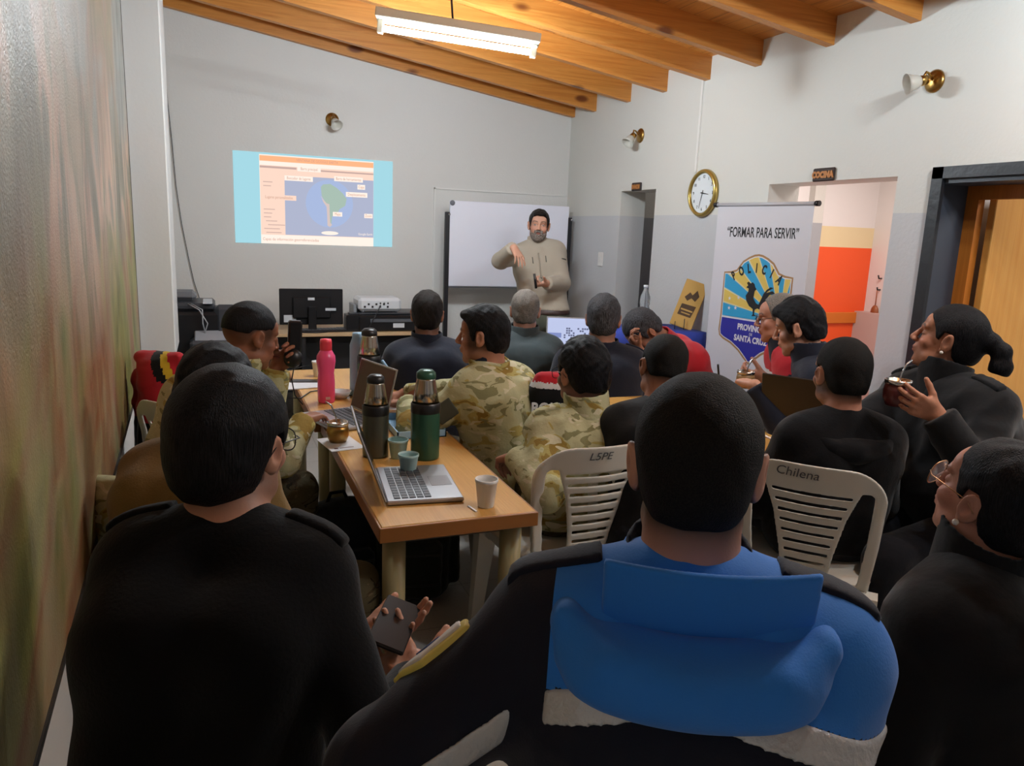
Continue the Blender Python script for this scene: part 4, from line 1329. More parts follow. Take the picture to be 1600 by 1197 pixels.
    for e, w in wrists:
        dd = nrm(w-e); G.add(rbox(w+dd*.06, (.07, .07, .07), .0, np.stack([nrm(np.cross(dd, [.3, .2, .9])), nrm(np.cross(dd, np.cross(dd, [.3, .2, .9]))), dd], 1), .004, 's'))
    if not standing or True:
        hz = (H[2]-.06) if hemz is None else hemz
        G.cut((0, 0, hz), (0, 0, 1), .01)
    if bodyfun: bodyfun(G, dict(N=N, u=u, ff=ff, rr=rr, H=H, sh=sh, wr=wrists, Ch=Ch, Wa=Wa, s=s, g=g, head=head, R=R))
    V, Q = G.mesh(1)
    ctx = dict(N=N, u=u, ff=ff, rr=rr, H=H, sh=sh, wr=wrists, Ch=Ch, Wa=Wa, s=S0, g=g, head=head, R=R, root=root, O=O, arms=arms, torso=torso, T=T, inflate=inflate, hr=hr_, kn=kn, ft=ft, tp=tp)
    mi = None
    if matfun: mi = matfun(V[Q].mean(1), ctx)
    elif sleevemat is not None:
        P = V[Q].mean(1)
        da = np.min([dist(p_, P[:, 0], P[:, 1], P[:, 2]) for p_ in arms[0]+arms[1]], 0); dt_ = np.min([dist(p_, P[:, 0], P[:, 1], P[:, 2]) for p_ in torso], 0)
        mi = (da < dt_-.012).astype(int); mats = [topmat, sleevemat]
    if snap is not None:
        lo_ = np.full(len(V), 9); hi_ = np.full(len(V), -1)
        for k_ in range(4): np.minimum.at(lo_, Q[:, k_], mi); np.maximum.at(hi_, Q[:, k_], mi)
        V = V+((lo_ != hi_)[:, None])*snap(V, ctx)
    new_mesh(top, V-O, Q, mats or [topmat], root, matidx=mi)
    ctx['topname'] = top
    if collar:
        cn_ = nrm(head-R[:, 2]*.075*S0-R[:, 1]*.02*S0-N); rc = .0655*S0*min(bulk, 1.15)**.5
        hcol = .034+.058*collar
        K = Field([cone(N-cn_*.035, N+cn_*(hcol+.01), rc*1.16+inflate*.25, rc*1.10+inflate*.25, .01)], .0055)
        X, Y, Z = K.grid(); K.disp(folds(X, Y, Z, .0015, 8., seed))
        top_n = nrm(cn_-ff*.28); K.cut(N+cn_*hcol, -top_n, .004)
        K.add(dict(cone(N-cn_*.0, N+cn_*.2, rc*1.06, rc*1.06, .004), op='s'))
        V, Q = K.mesh(1); new_mesh('collar', V-O, Q, topmat, root)
    # ---- trousers and shoes
    if legs:
        lt = [cone(H+q*rr*.075*g, H+q*rr*.07*g+u*.10, .112*g, .10*g, .05) for q in (-1, 1)]+lg
        G = Field(lt, max(hr_, .012), [], .014)
        X, Y, Z = G.grid(); G.disp(folds(X, Y, Z, .005, 7., seed+5))
        G.cut((0, 0, .075), (0, 0, 1), .01)
        V, Q = G.mesh(1); new_mesh('trousers', V-O, Q, legmat or m_navyp, root)
        ms = mat('shoe_'+shoe.strip('#'), shoe, .5, bump=(60, .1))
        for a, d in ft:
            a0 = np.array([a[0], a[1], 0.])
            S_ = np.cross(d, [0, 0, 1.])
            Fs = Field([cone(a0+np.array([0, 0, .05])-d*.02, a0+np.array([0, 0, .045])+d*.05, .042, .042, .03), cone(a0+d*.05+np.array([0, 0, .04]), a0+d*.16+np.array([0, 0, .036]), .040, .036, .03), cone(a0+np.array([0, 0, .06]), a0+np.array([0, 0, .14]), .045, .046, .03)], .009)
            Fs.cut((0, 0, .002), (0, 0, 1), .003).cut((0, 0, .15), (0, 0, -1), .004)
            V, Q = Fs.mesh(1); new_mesh('shoe', V-O, Q, ms, root)
    # ---- hair
    if hair:
        make_hair(root, O, head, R, S0, **hair)
    return ctx


def make_hair(root, O, head, R, s, mt, t=.010, top=.018, nape=-.07, side=.012, line=.074, side_y=.045, res=.006, seed=0, wave=.0015, front=.0, extra=None, back=1., temple=.0, name='hair', sideburn=-.02):
    L = lambda x, y, z: head+s*(R @ np.array([x, y, z]))
    P = [ell(L(0, -.014, .03), ((.0755+t)*s, (.094+t)*s, (.086+t)*s), R, .01),
         ell(L(0, -.010+front*.3, .048), ((.070+t*.9)*s, (.086+top*.35)*s, (.068+top)*s), R, .02),
         ell(L(0, -.035, -.02), ((.062+t)*s, (.068+t)*s, (.062+t)*s), R, .02)]
    if front: P.append(ell(L(0, .062+front*.2, .088), (.050*s, .034*s, (.018+front*.5)*s), R, .02))
    if extra: P += extra(L, R, s)
    F = Field(P, res)
    X, Y, Z = F.grid(); c = head
    x = ((X-c[0])*R[0, 0]+(Y-c[1])*R[1, 0]+(Z-c[2])*R[2, 0])/s
    y = ((X-c[0])*R[0, 1]+(Y-c[1])*R[1, 1]+(Z-c[2])*R[2, 1])/s
    z = ((X-c[0])*R[0, 2]+(Y-c[1])*R[1, 2]+(Z-c[2])*R[2, 2])/s
    zmin = np.interp(y, [-.15, -.045, -.03, -.012, .012, .022, .034, side_y, .058, .075, .2], [nape, nape, nape+.018, .028, .032, sideburn, sideburn+.004, .035+temple, line-.012+temple*.5, line, line+.002])
    F.maxf(((zmin-z)*.75*s).astype(np.float32), .004)
    w = wave*np.sin(x*150+3*np.sin(z*40+seed)+2*np.sin(y*60))+wave*.6*np.sin(z*210+x*60+seed)*np.sin(y*170+4*np.sin(x*50))
    F.disp((w*s).astype(np.float32))
    V, Q = F.mesh(1)
    new_mesh(name, V-O, Q, mt, root)


def pt_head(ctx, x, y, z): return ctx['head']+ctx['s']*(ctx['R'] @ np.array([x, y, z]))-ctx['O']


def glasses(ctx, m, rim=.0016, lens=(.026, .020), gl=None):
    root = ctx['root']; L = lambda x, y, z: Vector([float(v) for v in pt_head(ctx, x, y, z)])
    g = MB()
    for q in (-1, 1):
        pts = []
        for i in range(25):
            a = 2*math.pi*i/24; ca, sa = math.cos(a), math.sin(a)
            e = lambda v: math.copysign(abs(v)**.7, v)
            pts.append(L(q*.033+lens[0]*e(ca), .108-.010*abs(q*.033+lens[0]*e(ca))/.06, .002+lens[1]*e(sa)))
        g.tube(pts, rim, 6, False)
        g.tube([L(q*.060, .100, .010), L(q*.074, .085, .010), L(q*.084, .0, .012), L(q*.083, -.02, -.004)], rim, 6)
    g.tube([L(-.008, .110, .006), L(0, .113, .009), L(.008, .110, .006)], rim, 6)
    o = g.build('glasses', m, root)
    if gl:
        for q in (-1, 1):
            V = [];
            for i in range(24):
                a = 2*math.pi*i/24; ca, sa = math.cos(a), math.sin(a); e = lambda v: math.copysign(abs(v)**.7, v)
                V.append(L(q*.033+lens[0]*e(ca), .108-.010*abs(q*.033+lens[0]*e(ca))/.06, .002+lens[1]*e(sa)))
            V2 = [v+Vector(ctx['R'][:, 1])*-.001 for v in V]
            MB()._add(V+V2, [tuple(range(24)), tuple(range(47, 23, -1))]+[(i, (i+1) % 24, (i+1) % 24+24, i+24) for i in range(24)]).build('lens', gl, o)


def head_at(x, ytop, d, top=.125):
    p_ = at(x, ytop, d); p_ = p_.copy(); p_[2] -= top; return p_


m_navyp = cloth('dark_navy_trouser_cloth', '#14161e', (30, .3))
m_navy = cloth('navy_shirt_cloth', '#191d2b', (60, .10))
m_blackc = cloth('black_cloth', '#0e0f12', (60, .10))
m_knit = cloth('black_knit_wool', '#08090c', (160, .12), .95, .12)
m_green = cloth('dark_grey_green_jacket_cloth', '#3a4447', (24, .15))
m_khaki = cloth('khaki_field_shirt_cloth', '#a59b8c', (24, .15))
m_olive = cloth('olive_trouser_cloth', '#55584c', (24, .15))
m_tan = cloth('tan_fleece', '#7c6238', (200, .15), .95)
m_red = cloth('red_jacket_cloth', '#b3202c', (24, .15))
m_hood = cloth('black_hoodie_cotton', '#0b0b0e', (120, .12), .95, .1)

CTX = {}


def hipof(head, th, lean):
    f = rotf(th)[:, 1]; return (head[0]-f[0]*lean, head[1]-f[1]*lean)


def H_(p, q, pn, **k):
    """hand at wrist p reaching towards q"""
    return dict(p=A3(p), fwd=A3(q)-A3(p), pn=A3(pn), **k)


# --- the instructor, standing in front of the whiteboard
hd = head_at(843, 328, 5.75, .12); hp_ = at(852, 470, 5.75)
c = CTX['instructor'] = person('man standing by the whiteboard in a khaki shirt, one hand raised', hd, 158, 0, -3, 160, (hp_[0], hp_[1]), seat=.93, s=.99, bulk=1.05, skin='d',
    hands=(H_(at(853, 443, 5.55), at(835, 446, 5.48), (0, .4, 1), curl=(55, 60, 40), fine=.005),
           H_(at(803, 387, 5.40), at(815, 409, 5.36), (-.3, .9, -.1), curl=(12, 18, 10), spread=9, fine=.005)),
    elbow=(A3((.8, .2, -.6)), A3((-1, .0, -.5))), eyes='open', top='field_shirt', topmat=m_khaki, legmat=m_olive, standing=True, collar=.45, face=.0038, res=.011,
    hair=dict(mt=h_dbrown, t=.004, top=.014, front=.006, res=.005, nape=-.06, temple=-.01), hemz=.975, seed=3, foldamp=.003, inflate=.024)


def beard(ctx, mt, name='beard'):
    R, s, head = ctx['R'], ctx['s'], ctx['head']
    L = lambda x, y, z: head+s*(R @ np.array([x, y, z]))
    P = [ell(L(0, .030, -.045), (.066*s, .073*s, .084*s), R, .01), ell(L(0, .052, -.082), (.045*s, .047*s, .044*s), R, .01)]
    for q in (-1, 1): P += [cone(L(q*.004, .105, -.042), L(q*.026, .092, -.050), .0065*s, .006*s, .006), cone(L(q*.026, .094, -.05), L(q*.024, .085, -.075), .008*s, .009*s, .008)]
    F = Field(P, .0042); X, Y, Z = F.grid(); cc = head
    y = ((X-cc[0])*R[0, 1]+(Y-cc[1])*R[1, 1]+(Z-cc[2])*R[2, 1])/s; z = ((X-cc[0])*R[0, 2]+(Y-cc[1])*R[1, 2]+(Z-cc[2])*R[2, 2])/s
    x = ((X-cc[0])*R[0, 0]+(Y-cc[1])*R[1, 0]+(Z-cc[2])*R[2, 0])/s
    top_ = np.interp(y, [-.2, -.005, .02, .06, .09, .2], [-.03, -.015, -.03, -.052, -.066, -.066])
    top_ = np.where((y > .078) & (np.abs(x) < .034), -.034, top_)
    F.maxf(((z-top_)*.8*s).astype(np.float32), .003); F.maxf(((-.005-y)*s).astype(np.float32), .003)
    F.add(ell(L(0, .105, -.0575), (.019*s, .022*s, .0085*s), R, .002, 's'))
    V, Q = F.mesh(1); new_mesh(name, V-ctx['O'], Q, mt, ctx['root'])


beard(c, h_beard)
rt, O = c['root'], c['O']


def torso_pt(ctx, lat, fw, up_, inf=0.):
    """point on the torso surface: lat/up in the trunk frame, marching from outside along fw"""
    rr, ff, u = ctx['rr'], ctx['ff'], ctx['u']; o = ctx['N']+rr*lat+u*up_; P = o+ff*fw*.4
    for _ in range(60):
        d = 1.
        for p in ctx['tp']:
            di = float(dist(p, *P.reshape(3, 1, 1, 1))[0, 0, 0] if False else dist(p, np.array([P[0]]), np.array([P[1]]), np.array([P[2]]))[0]); kk = p['k']
            h = max(0, min(1, .5+.5*(di-d)/kk)); d = di+(d-di)*h-kk*h*(1-h)
        d -= ctx['inflate']+inf
        P = P-ff*fw*d*.8
        if abs(d) < .0008: break
    return P


# belt
G = Field([cone(c['H']+q*c['rr']*.075*c['g'], c['H']+q*c['rr']*.072*c['g']+c['u']*.11, .112*c['g'], .106*c['g'], .05) for q in (-1, 1)], .009, [], .018)
G.cut((0, 0, .945), (0, 0, 1), .002).cut((0, 0, .985), (0, 0, -1), .002)
V, Q = G.mesh(1); new_mesh('belt', V-O, Q, mat('brown_leather', '#3a2620', .5), rt)
# button placket and pockets
pk = [torso_pt(c, 0, 1, z_, .002)-O for z_ in np.linspace(-.09, -.36, 8)]
MB().tube(pk, .006, 6).build('button_placket', mat('khaki_seam', '#8f8678', .8), rt)
for q in (-1, 1):
    pts = [torso_pt(c, q*.05, 1, z_, .001)-O for z_ in np.linspace(-.12, -.17, 4)]
    MB().tube(pts, .0035, 6).build('pocket_zip', mat('dark_zip', '#4a4740', .6), rt)
# marker in his left hand
wp = at(838, 444, 5.47)
tag(MB().tube([wp+np.array([0, 0, -.03]), wp+np.array([-.02, 0, .075])], .009, 10).build('marker_pen', m_blkp), 'dark marker pen in the hand of the man at the whiteboard', 'pen')

# --- back row
hd = head_at(668, 456, 4.0)
CTX['navy1'] = person('man seen from behind in a dark navy shirt, seated in front of the printer', hd, -16, 4, 0, -8, hipof(hd, -8, .16), skin='c', s=1.02, bulk=1.12,
    hands=(H_(at(570, 566, 4.1), at(545, 560, 4.2), (0, 0, -1), curl=(30, 40, 20)), None), top='shirt', topmat=m_navy, collar=.55, hair=dict(mt=h_dbrown, t=.007, top=.018, nape=-.075, res=.0065), fade=(-.11, -.06, '#1c1614', .8), res=.012, legmat=m_navyp)
hd = head_at(822, 452, 4.2)
CTX['green'] = person('grey-haired man seen from behind in a dark grey-green jacket', hd, -23, 2, 0, -18, hipof(hd, -18, .16), skin='a', s=1.0, bulk=1.15,
    top='jacket', topmat=m_green, collar=.75, hair=dict(mt=h_silver, t=.0035, top=.008, nape=-.06, res=.0065, temple=.0), fade=(-.10, -.04, '#5c554f', .7), res=.012, inflate=.02)
hd = head_at(945, 462, 3.85)
CTX['navy2'] = person('man with greying hair in a navy shirt, seen from behind, facing the lit laptop', hd, -30, 3, 0, -24, hipof(hd, -24, .14), skin='b', s=1.05, bulk=1.25,
    top='shirt', topmat=m_navy, collar=.5, hair=dict(mt=h_salt, t=.007, top=.017, nape=-.075, res=.0065), fade=(-.11, -.06, '#3a3532', .7), res=.012, seed=8)
# --- man in red bent over the table
hd = at(1005, 517, 4.1)
hip9 = (hd[0]+.36, hd[1]+.04)
CTX['red'] = person('man in a red jacket bent low over the table', hd, 92, 58, 0, 84, hip9, skin='b', s=1.0, bulk=1.05,
    hands=(H_(at(1000, 548, 3.95), at(985, 530, 3.95), (0, .3, 1), curl=(40, 50, 30)), H_(at(965, 560, 4.2), at(950, 562, 4.2), (0, 0, -1))), elbow=(A3((0, -.3, -1)), None), slouch=.08,
    top='jacket', topmat=m_red, sleevemat=m_navy, collar=.35, hair=dict(mt=h_salt, t=.008, top=.018, nape=-.075, res=.0065, wave=.0015), fade=(-.11, -.06, '#3a3532', .5), res=.012, seed=4)
# --- camouflage man in profile
hd = head_at(757, 479, 3.15)
CTX['camo_profile'] = person('man in profile wearing a sand camouflage jacket over a navy collar, looking left', hd, 56, 2, 0, 32, hipof(hd, 32, .12), skin='b', s=1.03, bulk=1.2,
    hands=(H_((.78, 3.15, .80), (.70, 3.2, .79), (0, 0, -1)), H_((.80, 3.32, .80), (.74, 3.34, .79), (0, 0, -1))), elbow=(A3((-.6, -.6, -.6)), None), eyes='open', face=.0034, inflate=.024, foldamp=.006, top='camouflage_jacket', topmat=m_camo, legmat=m_camod, collar=.45,
    hair=dict(mt=h_black, t=.005, top=.018, nape=-.065, res=.0045, line=.07, front=.006), fade=(-.085, -.03, '#1a1412', .75), res=.010, seed=6, shoe='#5f5a48', nosek=1.1)
c = CTX['camo_profile']
G = Field([cone(c['N']-c['u']*.02, c['N']+(c['head']-c['R'][:, 2]*.07-c['N'])*.9, .072, .066, .02)], .008)
cn = nrm(c['head']-c['R'][:, 2]*.07-c['N']); G.cut(c['N']+cn*.075, -cn, .004); G.add(ell(c['N']+cn*.095, (.055, .055, .03), None, .004, 's'))
V, Q = G.mesh(1); new_mesh('navy_undershirt_collar', V-c['O'], Q, m_navy, c['root'])
# --- camouflage man from behind with glasses
hd = head_at(913, 532, 2.72)
CTX['camo_back'] = person('man with glasses in sand camouflage, seen from behind on a white chair', hd, 10, 6, 0, -14, hipof(hd, -14, .0), skin='a', s=1.05, bulk=1.0,
    hands=(H_(at(806, 712, 2.72), at(788, 716, 2.78), (0, 0, -1), curl=(40, 50, 20)), None), elbow=(A3((-.7, -.2, -.6)), None), inflate=.024, foldamp=.006, top='camouflage_jacket', topmat=m_camo, legmat=m_camod, collar=1.1,
    hair=dict(mt=h_black, t=.010, top=.022, nape=-.055, res=.0042, wave=.0018, seed=2), fade=(-.10, -.03, '#1a1412', .75), res=.0095, seed=7, shoe='#5f5a48')
m_gold_r = mat('gold_wire_rim', '#b98f6a', .3, .9); m_dkr = mat('dark_spectacle_frame', '#1a1a1d', .35)
m_lens = mat('spectacle_lens', '#ffffff', .03, trans=.95, alpha=.35)
glasses(CTX['camo_back'], m_dkr, .0014)
# --- shaved head in black
hd = head_at(1040, 522, 2.7)
CTX['shaved'] = person('man with a shaved head in a black sweater, seen from behind', hd, -12, 12, 8, -22, hipof(hd, -22, .2), skin='b', s=1.0, bulk=1.12,
    top='sweater', topmat=m_blackc, hair=dict(mt=h_buzz, t=.002, top=.006, nape=-.035, res=.0055, wave=.0005, temple=.01), fade=(-.07, -.02, '#1c1614', .75), res=.011, seed=9)
# --- man holding the device, left
hd = head_at(390, 472, 2.72)
CTX['camo_left'] = person('man in light camouflage leaning over, holding a black device up before his face', hd, -66, 14, 0, -58, (hd[0]-.23, hd[1]-.04), skin='c', s=1.0, bulk=1.0, slouch=.06,
    hands=(H_(at(432, 572, 2.86), at(456, 552, 2.86), (0, -.6, .3), curl=(50, 55, 30), fine=.004, thumb=(10, 30, 10)), H_(at(476, 656, 3.0), at(508, 642, 3.12), (0, 0, -1), curl=(20, 25, 15), fine=.004)), elbow=(A3((0, 0, -1)), A3((-.2, -.6, -.8))),
    top='camouflage_jacket', topmat=m_camo, legmat=m_camod, collar=.7, inflate=.024, foldamp=.005, hair=dict(mt=h_black, t=.003, top=.010, nape=.01, side=.02, res=.005, line=.07, temple=.0, sideburn=.035, wave=.0005), fade=(-.06, .02, '#1a1412', .8), res=.0105, eyes='closed', face=.0045, seed=11)
# --- tan fleece, left
hd = head_at(335, 541, 1.95)
CTX['tan'] = person('black-haired man in a tan fleece, half hidden behind the nearest man', hd, -46, 16, 0, -38, (hd[0]-.06, hd[1]-.12), skin='b', s=1.0, bulk=1.05, slouch=.05,
    hands=(None, H_((.20, 2.18, .60), (.28, 2.24, .58), (0, 0, -1))), top='fleece', topmat=m_tan, legmat=m_camod, hair=dict(mt=h_black, t=.010, top=.02, nape=-.07, res=.005, wave=.002), res=.010, seed=12, foldamp=.002, shoulders=.158, legdir=rotf(-58)[:, 1], seat=.44)
# --- hoodie
hd = head_at(1322, 530, 2.58)
CTX['hoodie'] = person('man with cropped hair in a black hoodie seen from behind at the right table', hd, -14, 4, 0, -18, hipof(hd, -18, .0), skin='a', s=1.06, bulk=1.0,
    top='hoodie', topmat=m_hood, hair=dict(mt=h_buzz, t=.003, top=.007, nape=-.055, res=.0045, wave=.0005, temple=.004), fade=(-.085, -.05, '#2a211c', .85), res=.010, seed=13, inflate=.022)
# --- two men by the banner
def redyoke(P, c):
    q = P-c['N']; up_ = q @ c['u']; fw = q @ c['ff']
    e_ = up_+.16-.25*fw
    da = np.min([dist(p_, P[:, 0], P[:, 1], P[:, 2]) for p_ in c['arms'][0]+c['arms'][1]], 0); dt_ = np.min([dist(p_, P[:, 0], P[:, 1], P[:, 2]) for p_ in c['torso']], 0)
    return np.where(da < dt_-.02, 0, np.where(e_ > .03, 1, np.where(e_ > 0, 2, 0)))


m_wst = cloth('white_stripe_cloth', '#c9cacd')
hd = head_at(1254, 468, 3.25)
CTX['young'] = person('young man with thick black hair in a navy jacket, looking down as he writes', hd, 38, 16, 0, 50, (hd[0]+.24, hd[1]-.10), skin='d', s=.99, bulk=1.0,
    hands=(H_(at(1178, 601, 3.15), at(1150, 592, 3.25), (0, 0, -1), curl=(35, 45, 30), fine=.0042), H_(at(1215, 600, 3.5), at(1190, 598, 3.5), (0, 0, -1))), elbow=(A3((.1, -.5, -.8)), None),
    top='jacket', topmat=m_navy, collar=.85, inflate=.022, foldamp=.005, hair=dict(mt=h_black, t=.008, top=.030, nape=-.06, front=.018, res=.0042, wave=.0018, line=.068), fade=(-.085, -.03, '#1a1412', .75), res=.010, face=.0034, seed=14, nosek=1.05)
hd = head_at(1222, 457, 3.65)
CTX['bald'] = person('balding man with glasses in a navy and red jacket beyond the young man', hd, 55, 8, 0, 62, (hd[0]+.22, hd[1]-.06), skin='a', s=1.0, bulk=1.15,
    hands=(H_(at(1196, 592, 3.42), at(1172, 588, 3.44), (-.4, .7, .2), curl=(40, 45, 30), fine=.0042), None), elbow=(A3((.1, -.6, -.8)), None),
    top='jacket', topmat=m_navy, mats=[m_navy, m_red, m_wst], matfun=redyoke, hres=.007, collar=.8, inflate=.022, hair=dict(mt=h_silver, t=.002, top=.002, nape=-.055, res=.005, wave=.0004, line=.10), res=.0105, face=.004, seed=15)
glasses(CTX['bald'], m_dkr, .0014)
# --- woman with the mate cup
def tail(L, R, s):
    P = [ell(L(0, -.118, .030), (.034*s, .030*s, .034*s), R, .02)]
    pts = [(0, -.125, .030), (0, -.155, .012), (.0, -.170, -.035), (0, -.168, -.085), (0, -.156, -.135), (0, -.146, -.175)]
    rr_ = [.020, .028, .032, .030, .023, .010]
    for a, b, r0, r1 in zip(pts[:-1], pts[1:], rr_[:-1], rr_[1:]): P.append(cone(L(*a), L(*b), r0*s, r1*s, .015))
    return P
hd = head_at(1492, 476, 2.62)
CTX['woman'] = person('woman with a black ponytail in a black uniform jacket, holding a mate cup', hd, 30, -12, 0, 84, (hd[0]+.10, hd[1]-.05), skin='b', s=1.03, bulk=1.35, female=True,
    hands=(H_(at(1462, 646, 2.42), at(1412, 622, 2.40), (.6, .75, .15), curl=(24, 38, 26), thumb=(25, 30, 10), fine=.0036), H_((1.95, 2.05, .80), (1.9, 2.1, .8), (0, 0, -1))), elbow=(A3((.6, -.5, -.8)), None),
    top='uniform_jacket', topmat=m_blackc, collar=.8, inflate=.026, foldamp=.006, hair=dict(mt=h_black, t=.006, top=.008, nape=-.06, res=.0045, wave=.0006, extra=tail, sideburn=.0, line=.066), res=.0095, face=.0034, seed=16, shoulders=.158, lips='#94443c')
# --- woman with glasses, right edge
def bun(L, R, s): return [ell(L(0, -.125, .02), (.045*s, .04*s, .045*s), R, .01)]
hd = head_at(1572, 680, 1.36)
CTX['woman_glasses'] = person('woman with glasses and pulled-back black hair in a black jacket at the right edge', hd, 2, -16, 0, 12, hipof(hd, 12, .10), skin='a', s=.98, bulk=1.25, female=True,
    top='jacket', topmat=m_blackc, collar=.95, inflate=.028, foldamp=.006, hair=dict(mt=h_black, t=.004, top=.008, nape=-.06, res=.004, wave=.0012, extra=bun, sideburn=.0), res=.0095, face=.003, seed=17, shoulders=.158, lips='#94443c')
glasses(CTX['woman_glasses'], m_gold_r, .0011, (.028, .024), m_lens)
# --- nearest man left
hd = head_at(357, 580, 1.2)
CTX['near_left'] = person('nearest man on the left in a black sweater and glasses, looking down at his phone', hd, -36, 6, 0, -22, (hd[0]-.07, hd[1]-.16), skin='d', s=1.0, bulk=1.1, slouch=.045,
    hands=(H_(at(560, 998, 1.47), at(600, 990, 1.47), (.1, -.2, 1), curl=(12, 22, 12), fine=.0034, thumb=(30, 10, 0)), H_(at(645, 1062, 1.34), at(612, 1008, 1.42), (-.25, 0, 1), curl=(14, 24, 14), fine=.003, thumb=(95, 12, 0))),
    elbow=(None, A3((.45, -.35, -.85))), top='sweater', topmat=m_knit, legmat=m_camod, hair=dict(mt=h_black, t=.013, top=.020, nape=-.078, res=.0034, wave=.0006, sideburn=-.02), fade=(-.10, -.065, '#1a1412', .6), res=.0085, face=.003, seed=18, inflate=.014, shoulders=.135, neckoff=(.02, -.01, .02), foldamp=.0025, legdir=rotf(-48)[:, 1])
glasses(CTX['near_left'], m_dkr, .0012)
# --- nearest man, blue jacket
m_blu = cloth('blue_softshell_cloth', '#2474cc', (300, .08), .75, .3)
m_nvj = cloth('midnight_softshell_cloth', '#0b1020', (300, .08), .8, .25)
hd = head_at(1100, 588, .98)


def yoke(P, c):
    """blue over the shoulders and back yoke, midnight below and on the sleeves"""
    q = P-c['N']; up_ = q @ c['u']; lat = q @ c['rr']; fw = q @ c['ff']
    da = np.min([dist(p_, P[:, 0], P[:, 1], P[:, 2]) for p_ in c['arms'][0]+c['arms'][1]], 0)
    blue = (up_+.058+1.21*lat**2+.03*lat > 0) & (lat > -.168)
    return np.where(blue, 0, 1)


def ysnap(V, c):
    lat = (V-c['N']) @ c['rr']; d = np.where(np.abs(lat+.168) < .008, -.168-lat, 0)
    return d[:, None]*c['rr'][None, :]


CTX['near_blue'] = person('nearest man with cropped black hair in a blue and midnight jacket, back to the camera', hd, -34, 8, 0, -30, hipof(hd, -30, .06), skin='d', s=1.03, bulk=1.2,
    hands=(H_(at(640, 1330, 1.12), at(660, 1300, 1.2), (0, 0, -1)), None), elbow=(A3((-1, -.2, -.1)), None), top='jacket', topmat=m_blu, mats=[m_blu, m_nvj], matfun=yoke, snap=ysnap, collar=.35,
    hair=dict(mt=h_buzz, t=.003, top=.007, nape=-.062, res=.0034, wave=.0004, temple=.004), fade=(-.095, -.055, '#17110f', .92), res=.0085, hres=.0045, face=.0035, seed=21, inflate=.030, foldamp=.004, shoulders=.160, seat=.46, neckoff=(0, 0, -.008))

# ================================================================== tables
m_top = wood('honey_table_veneer', '#cf9a52', '#dba95e', '#9a6a2c', 'Y', False, .28)
m_edge = mat('dark_wood_lipping', '#9a6430', .4, bump=(9, .15))
m_tleg = mat('tan_painted_steel', '#a0946c', .35)


def table(label, x0, x1, y0, y1, z, legs=True):
    t = thing('table', label, 'table', ((x0+x1)/2, (y0+y1)/2, 0), 0, None)
    hx, hy = (x1-x0)/2, (y1-y0)/2
    MB().box((-hx+.006, -hy+.006, z-.032), (hx-.006, hy-.006, z), None, .003).build('table_top', m_top, t)
    rim = MB()
    for lo, hi in (((-hx, -hy), (hx, -hy+.008)), ((-hx, hy-.008), (hx, hy)), ((-hx, -hy+.008), (-hx+.008, hy-.008)), ((hx-.008, -hy+.008), (hx, hy-.008))):
        rim.box((lo[0], lo[1], z-.046), (hi[0], hi[1], z-.002), None, .002)
    rim.build('edge_lipping', m_edge, t)
    MB().box((-hx+.05, -hy+.06, z-.075), (hx-.05, hy-.06, z-.036)).build('apron', mat('dark_steel_apron', '#4c4436', .5), t)
    for sx in (-1, 1):
        for sy in (-1, 1):
            MB().tube([(sx*(hx-.058), sy*(hy-.075), 0), (sx*(hx-.058), sy*(hy-.075), z-.040)], .034, 20).build('leg', m_tleg, t)
    return t


TZ = .73
table('wooden table nearest the camera on the left, with a foam cup at its corner', .41, .89, 1.955, 3.16, TZ)
table('wooden table behind the nearest left one, under the pink bottle', .385, .875, 3.17, 4.38, TZ)
RZ = .78
table('wooden table at the right under the open notebook, by the woman with the mate cup', 2.06, 2.55, 1.92, 3.15, RZ)
table('wooden table at the right left of the one with the notebook, behind the hoodie man', 1.56, 2.05, 1.98, 3.15, RZ)
table('wooden table in front of the back row carrying the lit laptop', 1.35, 2.75, 4.28, 4.76, TZ)

# ================================================================== white monobloc chairs
m_pl = mat('white_chair_plastic', '#cfccc2', .38, bump=(220, .04))
m_ink = mat('marker_ink', '#4b4a4d', .6)
CH = .87


